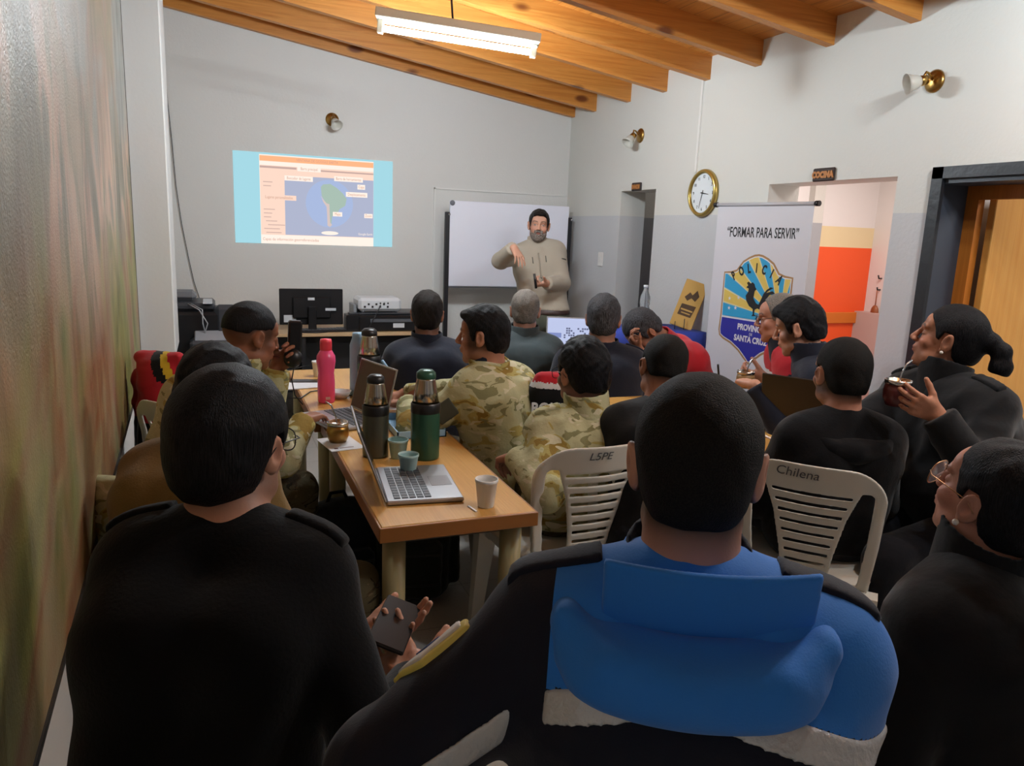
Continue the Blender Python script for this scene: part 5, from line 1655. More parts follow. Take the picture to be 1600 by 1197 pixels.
def chair_parts():
    out = {}
    yc = lambda x, z: -.175-(z-.44)*.25+.75*np.abs(x)**1.7*np.clip((z-.40)/.3, .3, 1)
    # backrest
    ax = [np.arange(-.235, .236, .0042, dtype=np.float32), np.arange(-.33, -.04, .005, dtype=np.float32), np.arange(.40, .89, .0032, dtype=np.float32)]
    F = Field.__new__(Field); F.ax = ax
    X, Y, Z = F.grid()
    aX = np.abs(X); y0 = yc(X, Z)
    shell = np.abs(Y-y0)-.0052-.006*np.exp(-((aX-.200)/.02)**2)
    w = np.interp(Z, [.40, .60, .75, CH], [.185, .205, .212, .205])
    top = CH-.012-.25*X**2-.004
    cr = .10
    qx, qz = aX-(w-cr), Z-(top-cr)
    outer = np.sqrt(np.maximum(qx, 0)**2+np.maximum(qz, 0)**2)+np.minimum(np.maximum(qx, qz), 0)-cr
    outer = np.maximum(outer, .405-Z)
    pw = np.interp(Z, [.44, .55, .68, .80], [.070, .082, .108, .150])
    op = np.maximum(np.maximum(pw-aX, aX-(w-.036)), np.maximum(Z-(.775-.9*np.maximum(aX-.165, 0)), .465-Z))
    d = smax(shell+0*Z, outer+0*Y, .004); d = smax(d, -(op+0*Y), .008)
    for k in range(8):
        zc = .515+.0345*k; hwid = np.interp(zc, [.44, .55, .68, .80], [.070, .082, .108, .150])-.018
        so = np.maximum(aX-hwid, np.abs(Z-zc+.12*X**2)-.0052)
        d = smax(d, -(so+0*Y), .002)
    rib = np.maximum(np.abs(aX-(pw+.0))-.004, np.maximum(.47-Z, Z-.77))
    F.d = d.astype(np.float32)
    out['backrest'] = F.mesh(1)
    # seat
    ax = [np.arange(-.25, .251, .007, dtype=np.float32), np.arange(-.25, .27, .007, dtype=np.float32), np.arange(.385, .475, .0035, dtype=np.float32)]
    F = Field.__new__(Field); F.ax = ax; X, Y, Z = F.grid()
    w = np.interp(Y, [-.22, .22], [.185, .225])
    cr = .05; qx, qy = np.abs(X)-(w-cr), np.abs(Y)-(.215-cr)
    o2 = np.sqrt(np.maximum(qx, 0)**2+np.maximum(qy, 0)**2)+np.minimum(np.maximum(qx, qy), 0)-cr
    zt = .445-.012*np.exp(-(X/.15)**2-(Y/.15)**2)-.06*np.maximum(Y-.15, 0)
    slab = np.abs(Z-zt)-.004
    skirt = np.maximum(np.abs(o2+.006)-.004, np.maximum(Z-zt, (zt-.035)-Z))
    F.d = np.minimum(smax(slab, o2+0*Z, .004), skirt).astype(np.float32)
    out['seat'] = F.mesh(1)
    return out


CP = chair_parts()


def leg_mesh(sx, sy):
    # front legs splay forward, rear legs backwards
    x0, y0 = sx*.185 if sy < 0 else sx*.205, -.185 if sy < 0 else .185
    x1, y1 = sx*.215 if sy < 0 else sx*.225, -.27 if sy < 0 else .235
    mb = MB(); V = []
    for (x, y, z, a, b_) in ((x0, y0, .445, .036, .030), (x0*.6+x1*.4, y0*.6+y1*.4, .26, .027, .022), (x1, y1, 0, .019, .016)):
        for q in ((-1, -1), (1, -1), (1, 1), (-1, 1)): V.append((x+q[0]*a, y+q[1]*b_, z))
    F = [(3, 2, 1, 0), (8, 9, 10, 11)]
    for k in (0, 4):
        for i in range(4): F.append((k+i, k+(i+1) % 4, k+(i+1) % 4+4, k+i+4))
    return mb._add(V, F)


def new_chair(label, m=None, name='plastic_chair'):
    t = thing(name, label, 'chair', (0, 0, 0), 0, None); m = m or m_pl
    for n in ('backrest', 'seat'): new_mesh(n, CP[n][0], CP[n][1], m, t)
    for sx in (-1, 1):
        for sy in (-1, 1): leg_mesh(sx, sy).build('leg', m, t)
    # armless frame shoulders joining back and seat
    return t


def put(t, top_xy, deg, s=1.):
    f = rotf(deg)[:, 1]
    t.location = (top_xy[0]+f[0]*.27*s, top_xy[1]+f[1]*.27*s, 0); t.rotation_euler = (0, 0, math.radians(deg)); t.scale = (s, s, s)
    return t


proto = new_chair('white plastic chair with faint writing, under the camouflage man with glasses')
put(proto, at(948, 690, 2.42)[:2], 2, 1.04)
CHAIRS = [('white plastic chair with handwriting CHILENA on its back, under the hoodie man', at(1272, 728, 2.33)[:2], -48, 1.03),
          ('white plastic chair whose slats show between the camouflage man and the nearest head', at(1020, 715, 2.52)[:2], -24, .97),
          ('white plastic chair behind the man in red, beside the banner', at(1098, 532, 4.35)[:2], 68, 1.08),
          ('white plastic chair rounding behind the camouflage man in profile', at(812, 590, 3.30)[:2], 28, 1.0),
          ('white plastic chair at the far left behind the tan fleece', at(285, 690, 2.20)[:2], -18, .95),
          ('white plastic chair at the far left, the further one beside the red jacket', at(258, 625, 2.90)[:2], -42, 1.0),
          ('plastic chair under the jacket behind the woman with the mate cup', at(1585, 640, 2.62)[:2], 58, 1.0)]
CO = [proto]
for lab, xy, dg, s_ in CHAIRS:
    CO.append(put(copy_thing(proto, (0, 0, 0), 0, lab), xy, dg, s_))
for o in CO: o['group'] = 'plastic chairs'


def chair_text(ch, s, size, u, z, sx=1.):
    """writing that follows the curved backrest"""
    o = text('handwriting', s, size, m_ink, ch, frame((u, 0, z), (1, 0, 0), (0, 0, 1)), sx, .0002, shear=.15)
    for v in o.data.vertices:
        x, z_ = v.co.x, v.co.z
        v.co.y += -.175-(z_-.44)*.25+.75*abs(x)**1.7-.0085
    return o


chair_text(CO[1], 'Chilena', .042, -.045, .822, 1.0)
chair_text(proto, 'L5PE', .036, -.02, .822, 1.1)


# ================================================================== coats hanging on chairs
def coat(name, label, cat, x, y, deg, mt, ztop=.9, zbot=.45, wd=.24, th_=.055, seed=0, sleeves=True, amp=.008, mats=None, matfun=None, dx=.0):
    T = rotf(deg); r, f = T[:, 0], T[:, 1]; base = np.array([x, y, 0.]); up = np.array([0, 0, 1.])
    t = thing(name, label, cat, (x, y, 0), 0, None)
    P = []
    for q in (-1, 1):
        a = base+r*q*(wd-.09)+up*(ztop-.05); b_ = base+r*q*(wd-.05)-f*.03+up*(zbot+.03)
        P += [cone(a, b_, th_, th_*1.05, .06), cone(base+up*(ztop-.04), a, th_*1.0, th_, .05), cone(base+up*(ztop-.08)-f*.02, base+up*(zbot)-f*.03, th_*.95, th_, .06)]
        if sleeves:
            P += [cone(base+r*q*(wd-.03)+up*(ztop-.09)+f*.02, base+r*q*(wd+.015)+up*(zbot-.02)+f*.05, .05, .04, .02)]
    P += [cone(base-r*.09+up*(ztop-.0), base+r*.09+up*(ztop-.0), .032, .032, .02)]
    G = Field(P, .009); X, Y, Z = G.grid(); G.disp(folds(X, Y, Z, amp, 9., seed)); V, Q = G.mesh(1)
    mi = matfun(V[Q].mean(1)-base, r, f) if matfun else None
    new_mesh('coat_body', V-base, Q, mats or [mt], t, matidx=mi)
    return t, P, base, r, f


q = at(175, 720, 2.08)
coat('hanging_coat', 'camouflage jacket hung over the chair nearest the painting', 'jacket', q[0]+.03, q[1], -35, m_camo, .80, .28, .14, .055, 3)
q = at(250, 568, 3.2)
def redf(P, r, f):
    lat = P @ r; e_ = lat+.5*(P[:, 2]-.93); return np.where((e_ > .06) & (e_ < .085) & (P[:, 2] > .88), 1, np.where((e_ > .02) & (e_ <= .06) & (P[:, 2] > .88), 2, np.where(P[:, 2] < .70, 2, 0)))
m_yel = cloth('yellow_stripe_cloth', '#c9a62c')
coat('hanging_coat', 'red jacket with a yellow and black stripe hung beside the painting', 'jacket', q[0], q[1], -35, m_red, .965, .35, .13, .05, 4, True, .008, [m_red, m_yel, m_blackc], redf)
q = at(866, 600, 3.1)
def bomf(P, r, f):
    lat = P @ r; return np.where((P[:, 2] > .945) & (lat < -.02), 1, np.where(((P[:, 2] > .925) & (lat < .0)) | (lat < -.165), 2, 0))
m_wstripe = cloth('white_collar_cloth', '#c9c9cb')
bt_, Pb, bb_, rb_, fb_ = coat('hanging_coat', 'black jacket with white lettering and red collar hung beyond the camouflage man with glasses', 'jacket', q[0]+.06, q[1]+.04, -16, m_blackc, .95, .4, .17, .055, 5, False, .005, [m_blackc, m_red, m_wstripe], bomf)
m_wl = mat('white_print', '#d4d4d6', .6)
for s_, dz, sz in (('BOMBEROS', .845, .062), ('Sta. Cruz', .79, .045)):
    o = bb_*0; P_ = -fb_*.088
    text('lettering', s_, sz, m_wl, bt_, frame(tuple(P_*1.0+np.array([0, 0, dz])), tuple(rb_), (0, 0, 1)), .9, .002, bold=.002)
q = at(1588, 640, 2.5)
coat('hanging_coat', 'navy jacket hung on the chair behind the woman with the mate cup', 'jacket', q[0]+.03, q[1], 58, m_navy, .90, .35, .20, .05, 6)

# ================================================================== backpack on the floor
def backpack(label, x, y, deg, mt, s=1., seed=0):
    T = rotf(deg); t = thing('backpack', label, 'backpack', (x, y, 0)); b0 = np.array([x, y, 0.])
    L = lambda a, b_, c_: b0+T @ (np.array([a, b_, c_])*s)
    P = [rbox(L(0, 0, .235), A3((.10, .06, .17))*s, .055*s, T, .02), rbox(L(0, -.13, .17), A3((.08, .02, .09))*s, .035*s, T, .012), ell(L(0, 0, .42), A3((.14, .09, .07))*s, T, .03)]
    for q in (-1, 1): P.append(rbox(L(q*.165, 0, .17), A3((.012, .045, .09))*s, .025*s, T, .01))
    G = Field(P, .009); X, Y, Z = G.grid(); G.disp(folds(X, Y, Z, .006, 9, seed)); G.cut((0, 0, .004), (0, 0, 1), .004)
    V, Q = G.mesh(1); new_mesh('pack_body', V-b0, Q, mt, t)
    mb = MB()
    pts = [L(-.05, 0, .47), L(-.03, 0, .52), L(.03, 0, .52), L(.05, 0, .47)]
    mb.tube([p_-b0 for p_ in pts], .008, 8).build('carry_handle', m_blackc, t)
    for z_ in (.12, .25):
        MB().tube([L(a, -.185*1+.0, z_)-b0 for a in (-.1, 0, .1)], .006, 6).build('strap', mat('webbing_strap', '#23251f', .8), t)
    return t


m_ol = cloth('dark_olive_pack_fabric', '#1f231d', (60, .4))
backpack('dark olive backpack standing under the nearest left table', .76, 2.96, -10, m_ol, 1.0, 1)
backpack('black backpack under the left end of the nearest table', .45, 2.98, 12, m_blackc, .92, 2)

# ================================================================== things on the left tables
m_steel = mat('brushed_thermos_steel', '#b9b3a6', .22, 1.)
m_tgreen = mat('green_thermos_enamel', '#4f6b42', .25, .3)
m_tteal = mat('dark_green_thermos_enamel', '#2e5a48', .3, .2)


def thermos(label, x, y, z, R, h, body, lid, s=1.):
    t = thing('thermos', label, 'thermos', (x, y, z))
    hb = h*.62
    MB().lathe([(0, 0), (R*.96, 0), (R, .008), (R, hb-.03), (R*.98, hb-.02)], n=36).build('bottle_body', body, t)
    MB().lathe([(R*1.02, hb-.03), (R*1.03, hb-.025), (R*1.03, hb), (R*.95, hb+.006)], n=36, close=False).build('collar_ring', m_blkp, t)
    MB().lathe([(R*.93, hb), (R*.80, hb+h*.14), (R*.66, hb+h*.27), (R*.64, hb+h*.30), (0, hb+h*.30)], n=36).build('cup_lid', m_steel, t)
    MB().lathe([(R*.66, hb+h*.285), (R*.68, hb+h*.30), (R*.66, hb+h*.35), (R*.45, hb+h*.38), (0, hb+h*.385)], n=36).build('cap', lid, t)
    return t


q = atZ(577, 636, TZ); q = at(577, 612, 3.62)
t = thermos('tall green thermos with a steel top and black cap, right of the pink bottle', q[0], q[1], TZ, .055, .345, m_tgreen, m_blkp)
MB().tube([(.058, 0, .05), (.085, 0, .07), (.09, 0, .15), (.06, 0, .19)], .008, 8).build('handle', mat('pale_blue_plastic', '#8fb4cf', .4), t)
q = at(549, 640, 3.72)
t = thing('water_flask', 'pale blue flask half hidden behind the tall green thermos', 'flask', (q[0]+.035, q[1], TZ))
MB().lathe([(0, 0), (.04, 0), (.042, .01), (.042, .25), (.03, .285), (.028, .31), (0, .312)]).build('bottle_body', MATS['pale_blue_plastic'], t)
q = at(587, 640, 2.72)
thermos('steel thermos with a black domed cap in the middle of the table', q[0], q[1], TZ, .047, .30, mat('grey_thermos_enamel', '#56584e', .3, .5), m_blkp)
q = at(665, 640, 2.72)
thermos('green thermos with a steel shoulder and green cap beside the camouflage man', q[0], q[1], TZ, .052, .325, m_tteal, m_tteal)
# pink bottle
m_pink = mat('translucent_pink_plastic', '#ff5a90', .25, trans=.12, emit=None)
q = atZ(510, 628, TZ)
t = thing('sports_bottle', 'translucent pink plastic drinking bottle with a red cap', 'bottle', (q[0], q[1], TZ))
MB().lathe([(0, .0), (.036, 0), (.039, .006), (.040, .05), (.0395, .10), (.036, .14), (.040, .17), (.044, .195), (.042, .22), (.028, .245), (.024, .25)], n=36).build('bottle_body', m_pink, t)
MB().lathe([(.026, .243), (.0275, .25), (.0275, .285), (.025, .298), (0, .30)], n=36).build('cap', mat('red_pink_cap', '#e23b4e', .35), t)
MB().box((-.008, -.0425, .02), (.012, -.0395, .032)).build('logo_mark', mat('pale_pink_mark', '#f6c6cf', .4), t)
# cups
m_foam = mat('white_foam_cup', '#dcdad6', .6, bump=(300, .1))


def cup(label, x, y, z, r=.034, h=.088, m=None, name='foam_cup', cat='cup'):
    t = thing(name, label, cat, (x, y, z), 0, None)
    MB().lathe([(0, 0), (r*.70, 0), (r*.73, .003), (r*.97, h*.86), (r*1.0, h*.87), (r*1.04, h*.9), (r*1.04, h), (r*.98, h), (r*.94, h*.86), (r*.68, .006), (0, .006)], n=32).build('cup_wall', m or m_foam, t)
    return t


q = atZ(759, 791, TZ); cup('white foam cup near the front corner of the nearest left table', q[0], q[1], TZ)
q = atZ(497, 588, TZ); cup('white cup partly hidden behind the pink bottle', q[0]-.0, q[1], TZ, .032, .085)
m_tealc = mat('pale_teal_plastic', '#a5c4c2', .45)
q = atZ(638, 740, TZ); cup('pale plastic cup beside the laptop, the nearer one of two', q[0], q[1], TZ, .034, .07, m_tealc, 'plastic_cup')
q = atZ(622, 715, TZ); cup('pale plastic cup beside the laptop, the further one of two', q[0], q[1], TZ, .036, .07, m_tealc, 'plastic_cup')
q = atZ(532, 622, TZ)
t = thing('paper_bowl', 'small white bowl to the right of the pink bottle', 'bowl', (q[0], q[1], TZ))
MB().lathe([(0, 0), (.03, 0), (.05, .035), (.052, .036), (.033, .004), (0, .004)]).build('bowl_wall', m_foam, t)


def mate_cup(label, P, tilt=(0, 0, 0), r=.036, h=.075, m=None, dir_=1, strawlen=.13, hide=False):
    t = thing('mate_cup', label, 'cup', tuple(P))
    m = m or mat('brown_gourd', '#5a3a26', .4)
    MB().lathe([(0, 0), (r*.75, 0), (r*.98, h*.3), (r, h*.6), (r*.9, h*.86)], n=32).build('gourd', m, t)
    MB().lathe([(r*.9, h*.84), (r*.97, h*.84), (r*.99, h), (r*.88, h), (r*.86, h*.88), (0, h*.86)], n=32).build('metal_rim', mat('silver_rim', '#c9c6c0', .2, 1.), t)
    MB().tube([(0, 0, h*.7), (.008*dir_, -.0, h+.02), (.024*dir_, 0, h+strawlen*.5), (.045*dir_, 0, h+strawlen*.62)], .0032, 8).build('metal_straw', m_chrome, t)
    return t


q = atZ(528, 690, TZ)
mate_cup('mate gourd with a metal straw at the left edge of the nearest table', (q[0]+.0, q[1], TZ), r=.042, h=.08, m=m_brass, dir_=-1)
# papers
m_paper = mat('white_paper', '#dcdcdf', .7)
def sheet(label, x, y, z, w, h, deg, n=1, name='paper_sheet', m=None, cat='paper'):
    t = thing(name, label, cat, (x, y, z), math.radians(deg))
    MB().box((-w/2, -h/2, 0), (w/2, h/2, .0012*n)).build('page', m or m_paper, t); return t
q = atZ(470, 604, TZ); sheet('white sheets of paper on the left table behind the pink bottle', q[0]+.02, q[1]+.02, TZ, .24, .17, 8, 4)
q = atZ(508, 697, TZ); sh_ = sheet('white card with small print at the left edge of the nearest table', q[0]+.06, q[1]+.02, TZ, .13, .19, 10, 1)
MB().box((-.045, -.07, .0012), (-.03, -.055, .0016)).box((-.025, -.066, .0012), (.03, -.06, .0016)).build('printed_mark', mat('red_brown_print', '#6b3a33', .6), sh_)
q = atZ(600, 628, TZ); sheet('white paper napkin pack between the thermoses', .70, 3.33, TZ, .16, .12, -20, 14, 'napkin_pack')
t = sheet('small white stick lying left of the foam cup', atZ(738, 796, TZ)[0], atZ(738, 796, TZ)[1], TZ, .006, .05, 10, 3, 'stirring_stick', None, 'stick')
q = atZ(695, 690, TZ)
t = thing('document_tray', 'pale blue plastic tray lying along the right side of the left tables', 'tray', (.76, 2.98, TZ), math.radians(0))
MB().box((-.10, -.16, 0), (.10, .16, .004)).box((-.10, -.16, 0), (-.095, .16, .03)).box((.095, -.16, 0), (.10, .16, .03)).box((-.10, .155, 0), (.10, .16, .03)).box((-.10, -.16, 0), (.10, -.155, .03)).build('tray_shell', MATS['pale_blue_plastic'], t)

# laptops
m_sil = mat('silver_laptop_shell', '#a9a9ac', .35, .6)
m_key = mat('dark_grey_keys', '#4a4b50', .5)
m_lapdk = mat('dark_bronze_laptop_shell', '#39332c', .35, .3)


def laptop(label, x, y, z, deg, opening=108, w=.34, dp=.235, shell=None, screen=None, keys=None):
    """deg: heading the user looks along; the screen stands at the far side"""
    t = thing('laptop', label, 'laptop', (x, y, z), math.radians(deg)); shell = shell or m_sil
    MB().box((-w/2, -dp/2, .002), (w/2, dp/2, .016), None, .004).build('base', shell, t)
    kb = MB()
    for j in range(5):
        for i in range(13): kb.box((-w*.44+i*w*.068, -dp*.08+j*dp*.10, .016), (-w*.44+i*w*.068+w*.058, -dp*.08+j*dp*.10+dp*.08, .0185))
    kb.build('keys', keys or m_key, t)
    MB().box((-w*.14, -dp*.44, .016), (w*.14, -dp*.16, .0166)).build('touchpad', mat('grey_touchpad', '#8e8e92', .4), t)
    a = math.radians(opening-90)
    M = Matrix.Translation((0, dp/2, .014)) @ Matrix.Rotation(-a, 4, 'X')
    lid = MB().box((-w/2, 0, 0), (w/2, .007, dp), M, .003).build('screen_lid', shell, t)
    MB().box((-w/2+.008, -.0012, .012), (w/2-.008, .0, dp-.008), M).build('display', screen or mat('dark_display', '#17181c', .12), lid)
    return t


laptop('laptop with a grey keyboard on the nearest left table, its screen leaning to the left', .60, 2.27, TZ, 84, 110)
laptop('laptop seen edge-on beyond, behind the pink bottle and the near thermoses', .50, 3.16, TZ, -74, 104, .33, .23, None, mat('reddish_display', '#5a3d40', .15))
m_scr2 = mat('lit_laptop_display', '#20242c', .3, emit='#b6bfe0', estr=.75)
q = at(897, 528, 4.55)
lp = laptop('open laptop with a lit blue-white screen in front of the back row', q[0]+.0, q[1]-.02, TZ, -22, 100, .34, .30, m_sil, m_scr2)
lid = [c_ for c_ in lp.children if c_.name.startswith('screen_lid')][0]
M = Matrix.Translation((0, .15, .014)) @ Matrix.Rotation(-math.radians(10), 4, 'X')
mb = MB(); rnd = random.Random(2)
for i in range(12):
    for j in range(7):
        if rnd.random() < .55: mb.box((-.06+i*.014, -.0022, .14+j*.014), (-.06+i*.014+.011, -.0014, .14+j*.014+.010), M)
mb.build('screen_picture', mat('screen_grey_blocks', '#000000', 1., emit='#6a6f8c', estr=.6, spec=0), lid)
MB().box((-.158, -.0022, .17), (-.075, -.0014, .20), M).build('screen_panel', mat('screen_blue_panel', '#000000', 1., emit='#8c9ad0', estr=.6, spec=0), lid)
q = atZ(1266, 682, RZ)
laptop('dark bronze laptop seen from behind beside the hoodie man', q[0]+.05, q[1]+.06, RZ, 122, 98, .34, .235, m_lapdk)
# phone, cables
def phone(label, P, M, m=None, w=.074, h=.155, scr=None):
    t = thing('smartphone', label, 'phone', tuple(P))
    MB().box((-w/2, -h/2, 0), (w/2, h/2, .0085), M, .003).build('phone_body', m or m_blkp, t)
    MB().box((-w/2+.003, -h/2+.004, .0085), (w/2-.003, h/2-.004, .0090), M).build('screen', scr or mat('dark_phone_glass', '#0b0c0f', .3), t)
    return t
q = atZ(478, 597, TZ); phone('black phone lying behind the white papers', (q[0], q[1], TZ), Matrix.Rotation(math.radians(80), 4, 'Z'))
q = at(535, 640, 3.15); phone('phone under the hand of the man holding the black device', (q[0], q[1], TZ+.001), Matrix.Rotation(math.radians(-70), 4, 'Z'), scr=mat('lit_phone_glass', '#30262a', .1, emit='#c98f80', estr=.5))
P_ = [atZ(x_, y_, TZ+.004) for x_, y_ in ((437, 580), (455, 578), (475, 572), (492, 570))]
tag(MB().tube(P_, .0025, 6).build('charging_cable', m_blkp), 'thin black cable running across the far end of the left tables', 'cable')
P_ = [atZ(x_, y_, TZ+.004) for x_, y_ in ((450, 622), (470, 622), (485, 612), (505, 609), (530, 612), (548, 618), (560, 618))]
tag(MB().tube(P_, .003, 6).build('charging_cable', m_blkp), 'black cable curving around the pink bottle', 'cable')
# ================================================================== things on the right tables
q = atZ(1432, 708, RZ)
t = thing('notebook', 'open white notebook on a dark red cover, beside the woman with the mate cup', 'notebook', (2.40, 2.06, RZ), math.radians(12))
MB().box((-.15, -.105, 0), (.15, .105, .006), None, .002).build('cover', mat('dark_maroon_cover', '#2f1a24', .5), t)
MB().box((-.145, -.10, .006), (.145, .10, .016), None, .002).build('pages', m_paper, t)
q = atZ(1200, 655, RZ)
t = thing('notebook', 'stack of dark notebooks beside the bronze laptop under a white face mask', 'notebook', tuple(atZ(1196, 656, RZ)), math.radians(-25))
MB().box((-.1, -.14, 0), (.1, .14, .012), None, .002).build('pages', m_paper, t)
MB().box((-.1, -.14, .012), (.1, .14, .018), None, .002).build('cover', m_blkp, t)
MB().box((-.03, -.1, .018), (.09, .02, .026), None, .003).build('red_wallet', mat('dark_red_wallet', '#5a1c2c', .4), t)
t = thing('face_mask', 'white folded face mask lying on the notebooks', 'mask', tuple(atZ(1203, 640, RZ+.027)), math.radians(-30))
G = Field([ell((0, 0, .012), (.085, .045, .022), None, .02)], .005); X, Y, Z = G.grid(); G.disp(.003*np.sin(Y*180)+0*X); G.cut((0, 0, .001), (0, 0, 1), .002)
V, Q = G.mesh(1); new_mesh('mask_body', V, Q, mat('white_mask_fabric', '#d9dcde', .8), t)
q = atZ(1065, 597, TZ)
sheet('white paper in front of the man in red', 2.30, 4.42, TZ, .21, .297, 70, 2)

# things in hands
c = CTX['woman']; q = at(1402, 612, 2.47)
mate_cup('dark red mate cup with a silver rim held by the woman', q+np.array([0, 0, -.045]), r=.043, h=.085, m=mat('dark_red_enamel', '#5c2624', .3), dir_=1, strawlen=.10)
q = at(1165, 590, 3.36)
mate_cup('tan mate gourd with a metal straw held in front of the banner', q+np.array([0, 0, -.045]), r=.04, h=.075, m=mat('tan_gourd', '#8a6a3e', .5), dir_=1, strawlen=.10)
q0, q1 = at(1124, 602, 3.30), at(1122, 572, 3.28)
tag(MB().tube([q0, q1, q1+(q1-q0)*.1], .0045, 8).build('ballpoint_pen', m_blkp), 'pen upright in the writing hand of the young man', 'pen')
t = thing('smartphone', 'black smartphone held by the nearest man on the left', 'phone', tuple(at(617, 984, 1.43)+np.array([0, 0, .012])))
Mh = frame((0, 0, 0), tuple(_R-.40*_U), tuple(_F*.95+_U*.32))
MB().box((-.036, -.075, -.0045), (.036, .075, .0045), Mh, .003).build('phone_body', m_blkp, t)
MB().box((-.034, -.072, .0045), (.034, .072, .005), Mh).build('screen', mat('dark_phone_glass', '#0b0c0f', .3), t)
# black handheld device before the man on the left
q = at(459, 536, 2.84)
t = thing('handheld_radio', 'black handheld device gripped before the face of the man on the left', 'radio', tuple(q))
MB().box((-.022, -.018, -.07), (.028, .018, .085), Matrix.Rotation(.05, 4, 'Y'), .006).build('device_body', m_blkp, t)
MB().ball((-.005, -.01, -.055), .035, 16, (1, .9, 1.1)).build('grip', m_blkp, t)
MB().tube([(0, 0, -.09), (-.01, 0, -.14), (.0, .0, -.20), (.03, 0, -.24)], .0025, 6).build('cord', m_blkp, t)

# ================================================================== details of the nearest man's jacket
c = CTX['near_blue']; N, u, ff, rr, O, rt = c['N'], c['u'], c['ff'], c['rr'], c['O'], c['root']
LT = lambda a, b_, c_: N+rr*a+ff*b_+u*c_
TF = np.stack([rr, ff, u], 1)


def hood(c, m, k=1., res=.006, seed=31, cut=True, name='hood', up=0.):
    """hood lying open behind the neck: a rolled rim and the pouch below it"""
    N, u, ff, rr = c['N'], c['u'], c['ff'], c['rr']; O = c['O']
    q = lambda a, b_, c_: N+k*(rr*a+ff*b_+u*(c_+up))
    TF = np.stack([rr, ff, u], 1)
    path = [(-.120, .060, -.020), (-.150, -.01, -.016), (-.142, -.085, -.030), (-.090, -.138, -.052), (0, -.155, -.062), (.09, -.138, -.055), (.146, -.085, -.034), (.158, -.01, -.018), (.130, .060, -.022)]
    P = [cone(q(*a), q(*b_), .016*k, .016*k, .015) for a, b_ in zip(path[:-1], path[1:])]
    P += [ell(q(0, -.085, -.070), (.155*k, .070*k, .044*k), TF, .03), ell(q(0, -.115, -.088), (.130*k, .050*k, .034*k), TF, .04), ell(q(0, -.03, -.065), (.165*k, .085*k, .038*k), TF, .04)]
    G = Field(P, res); X, Y, Z = G.grid(); G.disp(folds(X, Y, Z, .0028, 4.5, seed))
    if cut: G.add(ell(q(0, -.045, .012), (.130*k, .092*k, .050*k), TF, .010, 's'))
    V, Q = G.mesh(1); new_mesh(name, V-O, Q, m, c['root'])


hood(c, m_blu, 1.04, .005, up=.022)
# standing flap behind the neck, navy lining inside
G = Field([rbox(LT(.018, -.100, .012), (.122, .003, .062), .004, TF, .004)], .0042)
V, Q = G.mesh(1)
q = (V-N) @ TF; q[:, 1] += 1.6*q[:, 0]**2-.25*(q[:, 2]); V = N+q @ TF.T
new_mesh('collar_flap', V-O, Q, m_blu, rt)
G = Field([cone(LT(0, 0, -.06), LT(0, .02, .075), .094, .080, .01)], .006); G.cut(LT(0, 0, .060), -nrm(u-ff*.2), .004); G.add(dict(cone(LT(0, .0, -.06), LT(0, .02, .2), .080, .066, .004), op='s'))
V, Q = G.mesh(1); new_mesh('navy_inner_collar', V-O, Q, m_nvj, rt)
for sg in (-1, 1):
    pts = [LT(.018+sg*.116, -.100+1.6*.0135-.0*k_, -.046+.092*k_)-O for k_ in (0, .5, 1)]
hood(CTX['hoodie'], m_hood, .92, .0065, 33)
# zip pull at the left of the hood
MB().tube([LT(-.118, .0, .0)-O, LT(-.128, -.035, -.0)-O], .004, 6).build('zip_pull', m_steel, rt)
# reflective band across the back and one on the sleeve
m_refl = mat('silver_reflective_tape', '#b8babb', .35, .25, bump=(120, .3))
X0 = None


def band(prims, p0, n, w, name, clip=None, inf=None, res=.004, curve=False):
    G = Field(prims, res, [], (inf or (c['inflate']+.004)), lo=A3(p0)-.5, hi=A3(p0)+.5)
    X, Y, Z = G.grid()
    G.disp(folds(X, Y, Z, .004, 8., 21))
    if curve:
        qx, qy, qz = X-N[0], Y-N[1], Z-N[2]; lt = qx*rr[0]+qy*rr[1]+qz*rr[2]; e_ = qx*u[0]+qy*u[1]+qz*u[2]+.058+w/2+1.21*lt**2+.03*lt
        G.maxf((np.abs(e_)-w/2).astype(np.float32), .001)
    else: G.cut(A3(p0)+nrm(n)*w/2, -nrm(n), .001).cut(A3(p0)-nrm(n)*w/2, n, .001)
    if clip:
        for p_, n_ in clip: G.cut(p_, n_, .001)
    V, Q = G.mesh(3)
    return new_mesh(name, V-O, Q, m_refl, rt)


band(c['tp'], LT(0, 0, -.130), u, .034, 'reflective_band', [(LT(-.170, 0, 0), rr), (LT(.262, 0, 0), -rr)], curve=True)
e, w = c['wr'][0]; sh0 = c['sh'][0]; ad = nrm(e-sh0)
_A, _B = at(850, 1092, .93), at(690, 1200, .93)
band(c['arms'][0]+c['torso'][:0], (_A+_B)/2, np.cross(_B-_A, ray(770, 1150)), .030, 'sleeve_reflective_band')
# epaulettes
for q in (-1, 1):
    s_ = c['sh'][(q+1)//2]; a, b_ = s_+np.array([0, 0, .0]), N+q*rr*.115+u*.0
    d = nrm(s_-(N-u*.02)); G = Field(c['torso'][:]+c['arms'][0]+c['arms'][1], .006, [], c['inflate']+.007, lo=s_-.14, hi=s_+.14)
    X, Y, Z = G.grid(); G.disp(folds(X, Y, Z, .004, 8., 21))
    lat = np.cross(d, u); lat = nrm(lat)
    G.cut(s_+lat*.026, -lat, .002).cut(s_-lat*.026, lat, .002).cut(s_+d*.045, -d, .003).cut(s_-d*.085, d, .003).cut(s_-u*.01, u, .002)
    V, Q = G.mesh(1)
    if len(V): new_mesh('epaulette', V-O, Q, m_nvj, rt)
